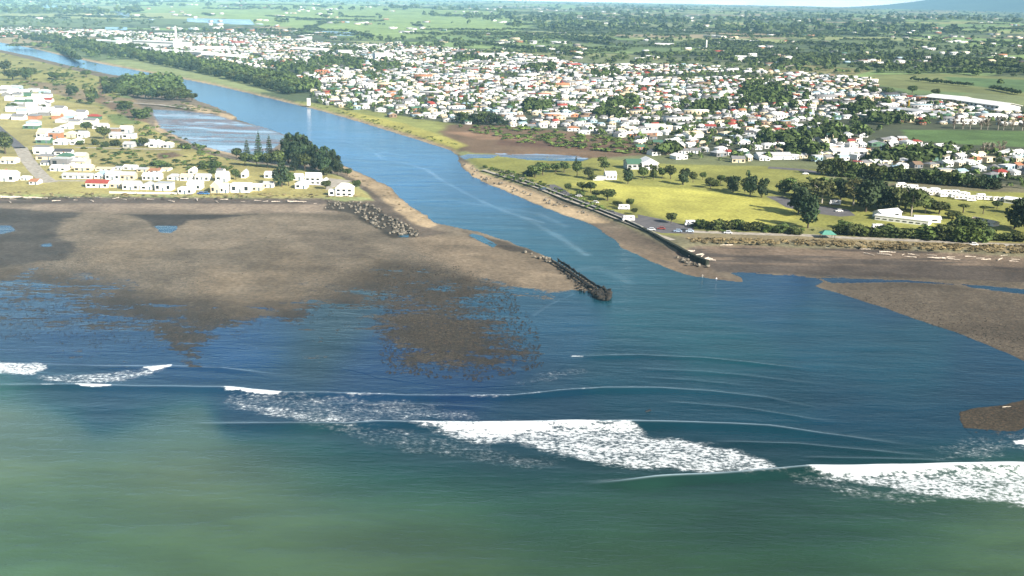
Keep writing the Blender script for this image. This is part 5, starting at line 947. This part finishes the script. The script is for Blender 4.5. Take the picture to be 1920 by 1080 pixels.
g_ = empty('timber_groyne', (0, 0, 0)); tag(g_, 'black double-row timber groyne running off the sand spit', 'groyne')
GA = [(1036, 492), (1070, 515), (1100, 536), (1124, 551)]
for off, hh2 in ((0, 1.7), (3.2, 1.9)):
    Q = dens_(GA, .2, 3.0); T = np.gradient(Q, axis=0); T /= np.linalg.norm(T, axis=1)[:, None]; N_ = np.stack([-T[:, 1], T[:, 0]], 1); Q2 = Q + N_ * (off - .5)
    v, f = polyprism(Q2, .5, hh2 - .9, hh2 - .3, .45); ob('waling', MB().add(v, f).mesh('waling', M_TIMBER), g_); v, f = polyprism(Q2, .4, .7, 1.15, .05); ob('waling', MB().add(v, f).mesh('waling', M_TIMBER), g_)
    for p in Q2: ob('pile', MB().tube((p[0] + .3, p[1], -1.2), (p[0] + .3 + R_.uniform(-.5, .5), p[1] + R_.uniform(-.4, .4), hh2 + R_.uniform(-1.2, .5)), .34, .26, 7).mesh('pile', M_TIMBER), g_)
cx_, cy_ = w1(1128, 553, 0)
m = MB(); m2 = MB()
for k in range(20):
    a = 6.28 * k / 20; x_, y_ = cx_ + math.cos(a) * 3.6, cy_ + math.sin(a) * 6.5; m.tube((x_, y_, -1.2), (x_ + math.cos(a) * .1, y_, 1.6 + R_.uniform(-1.0, .7)), .6, .45, 7)
ob('round_head', m.mesh('round_head', M_TIMBER), g_)
# ------------------------------------------------------------------ rocks
def rock_mesh(seed, mat):
    import bmesh
    b = bmesh.new(); bmesh.ops.create_icosphere(b, subdivisions=2, radius=.5); r = random.Random(seed); ph = [r.uniform(0, 6) for _ in range(6)]
    for v in b.verts:
        c = v.co; k = 1 + .18 * math.sin(c.x * 7 + ph[0]) + .15 * math.sin(c.y * 8 + ph[1]) * math.cos(c.z * 6 + ph[2]) + r.uniform(-.07, .07); v.co = c * k
        for ax in range(3): v.co[ax] = max(-.42, min(.42, v.co[ax]))
    me = bpy.data.meshes.new('boulder'); b.to_mesh(me); b.free(); me.materials.append(mat); return me
RK = [rock_mesh(i, M_ROCK) for i in range(5)]; RD = [rock_mesh(i + 9, M_DARKROCK) for i in range(3)]
NB = 0
def rocks(poly, n, smin, smax, label, group, z=.4, meshes=RK, pale=None, name='boulder', squash=.7):
    a, b = scatter_img(n, poly, r2)
    for px, py in zip(a, b):
        x, y = w1(px, py, z); s = R_.uniform(smin, smax); o_ = ob(name, R_.choice(meshes), loc=(x, y, z + s * .15)); o_.scale = (s * R_.uniform(.7, 1.3), s * R_.uniform(.7, 1.2), s * squash * R_.uniform(.7, 1.2)); o_.rotation_euler = (R_.uniform(-.4, .4), R_.uniform(-.4, .4), R_.uniform(0, 6.28)); tag(o_, label, 'boulder', group)
MOUND = [(610, 376), (640, 374), (690, 380), (708, 388), (722, 400), (790, 434), (784, 443), (735, 441), (705, 425), (680, 408), (655, 394), (608, 390)]
rocks(MOUND, 200, .9, 2.1, 'grey-brown boulder in the rock mound below the point house', 'boulders of the rock mound', .7); rocks([(735, 432), (790, 434), (786, 443), (738, 441)], 14, 1.6, 2.6, 'pale yellowish boulder at the seaward toe of the rock mound', 'toe boulders', .6)
rocks([(866, 306), (880, 305), (905, 328), (960, 350), (1000, 366), (990, 370), (940, 352), (890, 330)], 44, 1.2, 2.4, 'boulder in the revetment at the upper bend of the park bank', 'revetment boulders', .8)
rocks([(1000, 366), (1060, 384), (1110, 404), (1130, 412), (1090, 402), (1030, 384)], 30, .8, 1.7, 'small rock on the sand strip below the river wall', 'rocks below the river wall', .4)
rocks([(1265, 476), (1300, 492), (1330, 498), (1325, 503), (1290, 497), (1262, 482)], 16, 1.0, 2.2, 'pale boulder at the seaward end of the river wall', 'boulders at the wall end', .6); rocks([(975, 468), (1030, 484), (1036, 494), (1000, 482)], 12, 1.2, 2.2, 'pale boulder on the spit behind the timber groyne', 'spit boulders', .5)
rocks([(1050, 500), (1090, 524), (1120, 543), (1128, 552), (1090, 549), (1060, 524), (1040, 500)], 46, .7, 1.7, 'small dark boulder on the sand beside the timber groyne', 'groyne boulders', .3, RD); rocks([(1108, 545), (1136, 541), (1150, 558), (1140, 564), (1118, 560)], 34, 1.3, 2.9, 'dark boulder at the round head of the groyne', 'groyne head boulders', .5, RD)
# cobbles on the reef : nobody could count them
cvx, cfx, n0 = [], [], 0
base = np.array([(-.5, -.35, 0), (.4, -.5, 0), (.5, .3, 0), (-.3, .5, 0), (-.2, -.2, .24), (.25, -.1, .2), (.1, .25, .24)]); bf = [(0, 1, 5), (0, 5, 4), (1, 2, 5), (2, 6, 5), (2, 3, 6), (3, 0, 4), (3, 4, 6), (4, 5, 6)]
for poly, n, s0, s1 in [([(700, 500), (860, 500), (960, 545), (1010, 620), (1020, 690), (900, 716), (720, 700), (700, 600)], 6500, .3, .8), ([(0, 540), (380, 580), (600, 570), (640, 600), (400, 640), (340, 665), (0, 640)], 4200, .2, .45), ([(1530, 540), (1700, 560), (1930, 620), (1930, 680), (1620, 568)], 700, .3, .7), ([(1800, 770), (1930, 755), (1930, 800), (1830, 810)], 250, .3, .6), ([(0, 400), (700, 420), (700, 540), (0, 540)], 260, .3, .7), ([(900, 452), (960, 466), (1010, 478), (960, 462)], 90, .5, 1.1)]:
    a, b = scatter_img(n, poly, r2); k = fbm(a / 9, b / 7, 3, 4) + .2 * np.clip(sdist(a, b, np.array(poly, float)) / 45, 0, 1) > .52; a, b = a[k], b[k]; x_, y_ = W(a, b, .1); m = len(x_); s = r2.uniform(s0, s1, m); th = r2.uniform(0, 6.28, m); c, s2 = np.cos(th), np.sin(th)
    vx = base[None] * s[:, None, None]; vv = np.stack([vx[..., 0] * c[:, None] - vx[..., 1] * s2[:, None] + x_[:, None], vx[..., 0] * s2[:, None] + vx[..., 1] * c[:, None] + y_[:, None], vx[..., 2] * .8 + .02], 2)
    cvx.append(vv.reshape(-1, 3)); cfx.append((np.array(bf)[None] + (np.arange(m) * 7)[:, None, None] + n0).reshape(-1, 3)); n0 += 7 * m
zc = ground_fields(np.concatenate(cvx)[::7, 0], np.concatenate(cvx)[::7, 1])[0]; cv_ = np.concatenate(cvx); cv_[:, 2] += np.repeat(np.clip(zc, -.3, .6), 7)
o = ob('cobbles', mesh_np('cobbles', cv_, tris=np.concatenate(cfx), mat=simple('cobble', (.028, .024, .018), .9, .5, .8))); tag(o, 'dark cobbles and stones strewn over the tidal reef', 'cobbles', kind='stuff')
# ------------------------------------------------------------------ driftwood
LOGS = []
for k in range(4):
    m = MB(); p = (-.5, 0, .1)
    for i in range(5):
        q_ = (-.5 + (i + 1) * .2, R_.uniform(-.03, .03), .1 + R_.uniform(-.02, .02)); m.tube(p, q_, .07 - i * .009, .07 - (i + 1) * .009, 7); p = q_
    m.tube((-.3, 0, .1), (-.22, .1, .16), .03, .012, 5); m.tube((.1, 0, .1), (.2, -.1, .17), .025, .01, 5)
    for j in range(5): m.tube((-.49, 0, .1), (-.56, math.cos(j * 1.3) * .09, .1 + math.sin(j * 1.3) * .09), .03, .012, 4)
    LOGS.append(m.mesh('driftwood_log', M_WOOD))
def logs(line, n, lmin, lmax, spread, zone, group, z=.8, maxdev=.6):
    out = []
    for i in range(n):
        px, py = along(line, (i + R_.random()) / n); py += R_.uniform(-spread, spread); x, y = w1(px, py, z); L = R_.uniform(lmin, lmax)
        o_ = ob('driftwood_log', R_.choice(LOGS), loc=(x, y, z - .1)); o_.scale = (L, L * .8, L * .8); o_.rotation_euler = (0, 0, R_.gauss(0, maxdev) + (math.pi if R_.random() < .5 else 0)); out.append((px, o_))
    out.sort(key=lambda a: a[0])
    for i, (px, o_) in enumerate(out): tag(o_, f'bleached driftwood log {zone}, {ordn(i + 1)} from the left', 'driftwood', group)
logs([(1300, 458), (1400, 458), (1500, 461), (1620, 464), (1760, 470), (1920, 480)], 44, 2.5, 6.5, 4, 'in the tide line under the right-hand dunes', 'driftwood on the right-hand beach', 1.0); logs([(1620, 474), (1720, 480), (1800, 484), (1920, 488)], 16, 3, 8, 4, 'lower down the right-hand beach', 'driftwood lower on the right-hand beach', .6)
logs([(1290, 470), (1310, 482), (1335, 488)], 12, 3, 6.5, 5, 'piled against the end of the river wall', 'driftwood by the river wall', 1.2, 1.0); logs([(0, 375), (200, 374), (420, 376), (600, 378)], 26, 2, 6, 4, 'on the upper beach below the sea front', 'driftwood below the sea front', .9)
for px, py, L, rz, lab in [(42, 373, 22, .0, 'very long straight driftwood trunk on the beach at the far left'), (558, 379, 10, .05, 'long bleached trunk on the beach left of the rock mound'), (1600, 457, 11, -.7, 'stout bleached trunk lying across the dune edge'), (1888, 763, 2.8, .25, 'small pale driftwood stump on the lower sandbank at right')]:
    z = .55 if py > 700 else 1.0; x, y = w1(px, py, z); o_ = ob('driftwood_log', LOGS[0], loc=(x, y, z - .1)); o_.scale = (L, L * .45 + .6, L * .45 + .6); o_.rotation_euler = (0, 0, rz); tag(o_, lab, 'driftwood')
# ------------------------------------------------------------------ people
def skin(name, verts, edges, radii, mat, parent, color=None, sub_=1):
    me = bpy.data.meshes.new(name); me.from_pydata(verts, edges, []); me.materials.append(mat); o_ = ob(name, me, parent, color=color)
    md = o_.modifiers.new('skin', 'SKIN'); md.use_smooth_shade = True
    for i, r in enumerate(radii):
        sv = me.skin_vertices[0].data[i]; sv.radius = (r, r) if not isinstance(r, tuple) else r; sv.use_root = (i == 0)
    md.branch_smoothing = .6; sb = o_.modifiers.new('sub', 'SUBSURF'); sb.levels = sub_; sb.render_levels = sub_; return o_
def person(px, py, z, rz, jacket, trousers, label, stride=.18):
    x, y = w1(px, py, z); r = empty('person', (x, y, z), rz); s = stride
    V = [(0, 0, .95), (0, 0, 1.15), (0, 0, 1.38), (0, 0, 1.5), (0, -.02, 1.58), (0, -.03, 1.70), (.10, 0, .9), (.11, -s * .5, .5), (.11, -s * .2 + .04, .07), (.11, -s * .2 - .12, .04), (-.10, 0, .9), (-.11, s * .4, .5), (-.11, s, .08), (-.11, s - .14, .04),
         (.19, 0, 1.40), (.25, .02, 1.12), (.25, -.10, .88), (.25, -.13, .80), (-.19, 0, 1.40), (-.25, -.02, 1.12), (-.25, -.12, .88), (-.25, -.15, .80)]
    E = [(0, 1), (1, 2), (2, 3), (3, 4), (4, 5), (0, 6), (6, 7), (7, 8), (8, 9), (0, 10), (10, 11), (11, 12), (12, 13), (2, 14), (14, 15), (15, 16), (16, 17), (2, 18), (18, 19), (19, 20), (20, 21)]
    Rr = [.13, .12, .14, .06, .085, .09, .085, .06, .045, .035, .085, .06, .045, .035, .06, .045, .035, .03, .06, .045, .035, .03]
    skin('body', V, E, Rr, M_SKIN, r); J = [0, 1, 2, 14, 15, 16, 18, 19, 20]; mp = {a: i for i, a in enumerate(J)}
    skin('jacket', [V[j] for j in J], [(mp[a], mp[b]) for a, b in E if a in mp and b in mp], [Rr[j] + .025 for j in J], M_CLOTH, r, jacket)
    J = [0, 6, 7, 8, 10, 11, 12]; mp = {a: i for i, a in enumerate(J)}; skin('trousers', [V[j] for j in J], [(mp[a], mp[b]) for a, b in E if a in mp and b in mp], [Rr[j] + .022 for j in J], M_CLOTH, r, trousers)
    o_ = ob('hair', RK[1], r, (0, .0, 1.74)); o_.scale = (.19, .21, .13); o_.data = hair_me; return tag(r, label, 'person', 'people on the sand')
hair_me = rock_mesh(33, simple('hair', (.05, .03, .02)))
person(1343, 527, .35, .3, (.8, .82, .85), (.12, .15, .22), 'person in a white top standing upright on the sand point')
person(1317, 521, .4, -.6, (.55, .55, .5), (.5, .48, .45), 'smaller pale-dressed person left of the standing one on the sand', .3)
x, y = w1(1216, 771, 0); r = empty('surfer', (x, y, .12), .5); tag(r, 'surfer in a dark wetsuit lying on a board outside the breaking wave', 'person')
V = [(0, 0, .2), (.28, 0, .22), (.5, 0, .3), (.6, 0, .38), (.72, 0, .44), (-.2, .09, .18), (-.55, .1, .15), (-.95, .1, .12), (-.2, -.09, .18), (-.55, -.1, .15), (-.95, -.1, .12), (.48, .2, .26), (.62, .38, .14), (.85, .42, .02), (.48, -.2, .26), (.62, -.38, .14), (.85, -.42, .02)]
skin('body', V, [(0, 1), (1, 2), (2, 3), (3, 4), (0, 5), (5, 6), (6, 7), (0, 8), (8, 9), (9, 10), (2, 11), (11, 12), (12, 13), (2, 14), (14, 15), (15, 16)], [.13, .12, .14, .07, .1, .085, .06, .045, .085, .06, .045, .06, .045, .035, .06, .045, .035], M_CLOTH, r, (.012, .012, .015))
b = MB(); ns = 12
ring = [(-1.05 + 2.1 * t, .26 * math.sin(math.pi * min(1, .08 + .92 * t)) ** .6 * (1 if t < .98 else .2)) for t in np.linspace(0, 1, ns)]
vt = [(a, w, .06 + .08 * max(0, a) ** 2) for a, w in ring] + [(a, -w, .06 + .08 * max(0, a) ** 2) for a, w in ring]; vb = [(a, b_, c - .06) for a, b_, c in vt]
fs = [(i, i + 1, ns + i + 1, ns + i)[::-1] for i in range(ns - 1)] + [(2 * ns + i, 2 * ns + i + 1, 3 * ns + i + 1, 3 * ns + i) for i in range(ns - 1)] + [(i, i + 1, 2 * ns + i + 1, 2 * ns + i) for i in range(ns - 1)] + [(ns + i + 1, ns + i, 3 * ns + i, 3 * ns + i + 1) for i in range(ns - 1)] + [(0, ns, 3 * ns, 2 * ns), (ns - 1, 2 * ns - 1, 4 * ns - 1, 3 * ns - 1)]
sb_ = ob('surfboard', b.add(vt + vb, fs).mesh('surfboard', M_PAINT), color=(.05, .05, .05)); sb_.location = (x, y, .04); sb_.rotation_euler = (0, 0, .5); tag(sb_, 'surfboard under the dark-clad surfer beyond the white water', 'surfboard')
# ------------------------------------------------------------------ haze
HZ = MB().box(-47000, 47000, -3200, 33200, -62, 1300).mesh('haze'); hm, n, l, p, out = new_mat('haze'); n.remove(p)
pv = n.new('ShaderNodeVolumePrincipled'); pv.inputs['Color'].default_value = (.37, .73, 1.0, 1); pv.inputs['Density'].default_value = 5e-5; pv.inputs['Anisotropy'].default_value = -.5
l.new(pv.outputs[0], out.inputs['Volume']); HZ.materials.append(hm); o = ob('haze', HZ); tag(o, 'pale blue air haze over the whole coast and plain', 'haze', kind='stuff')
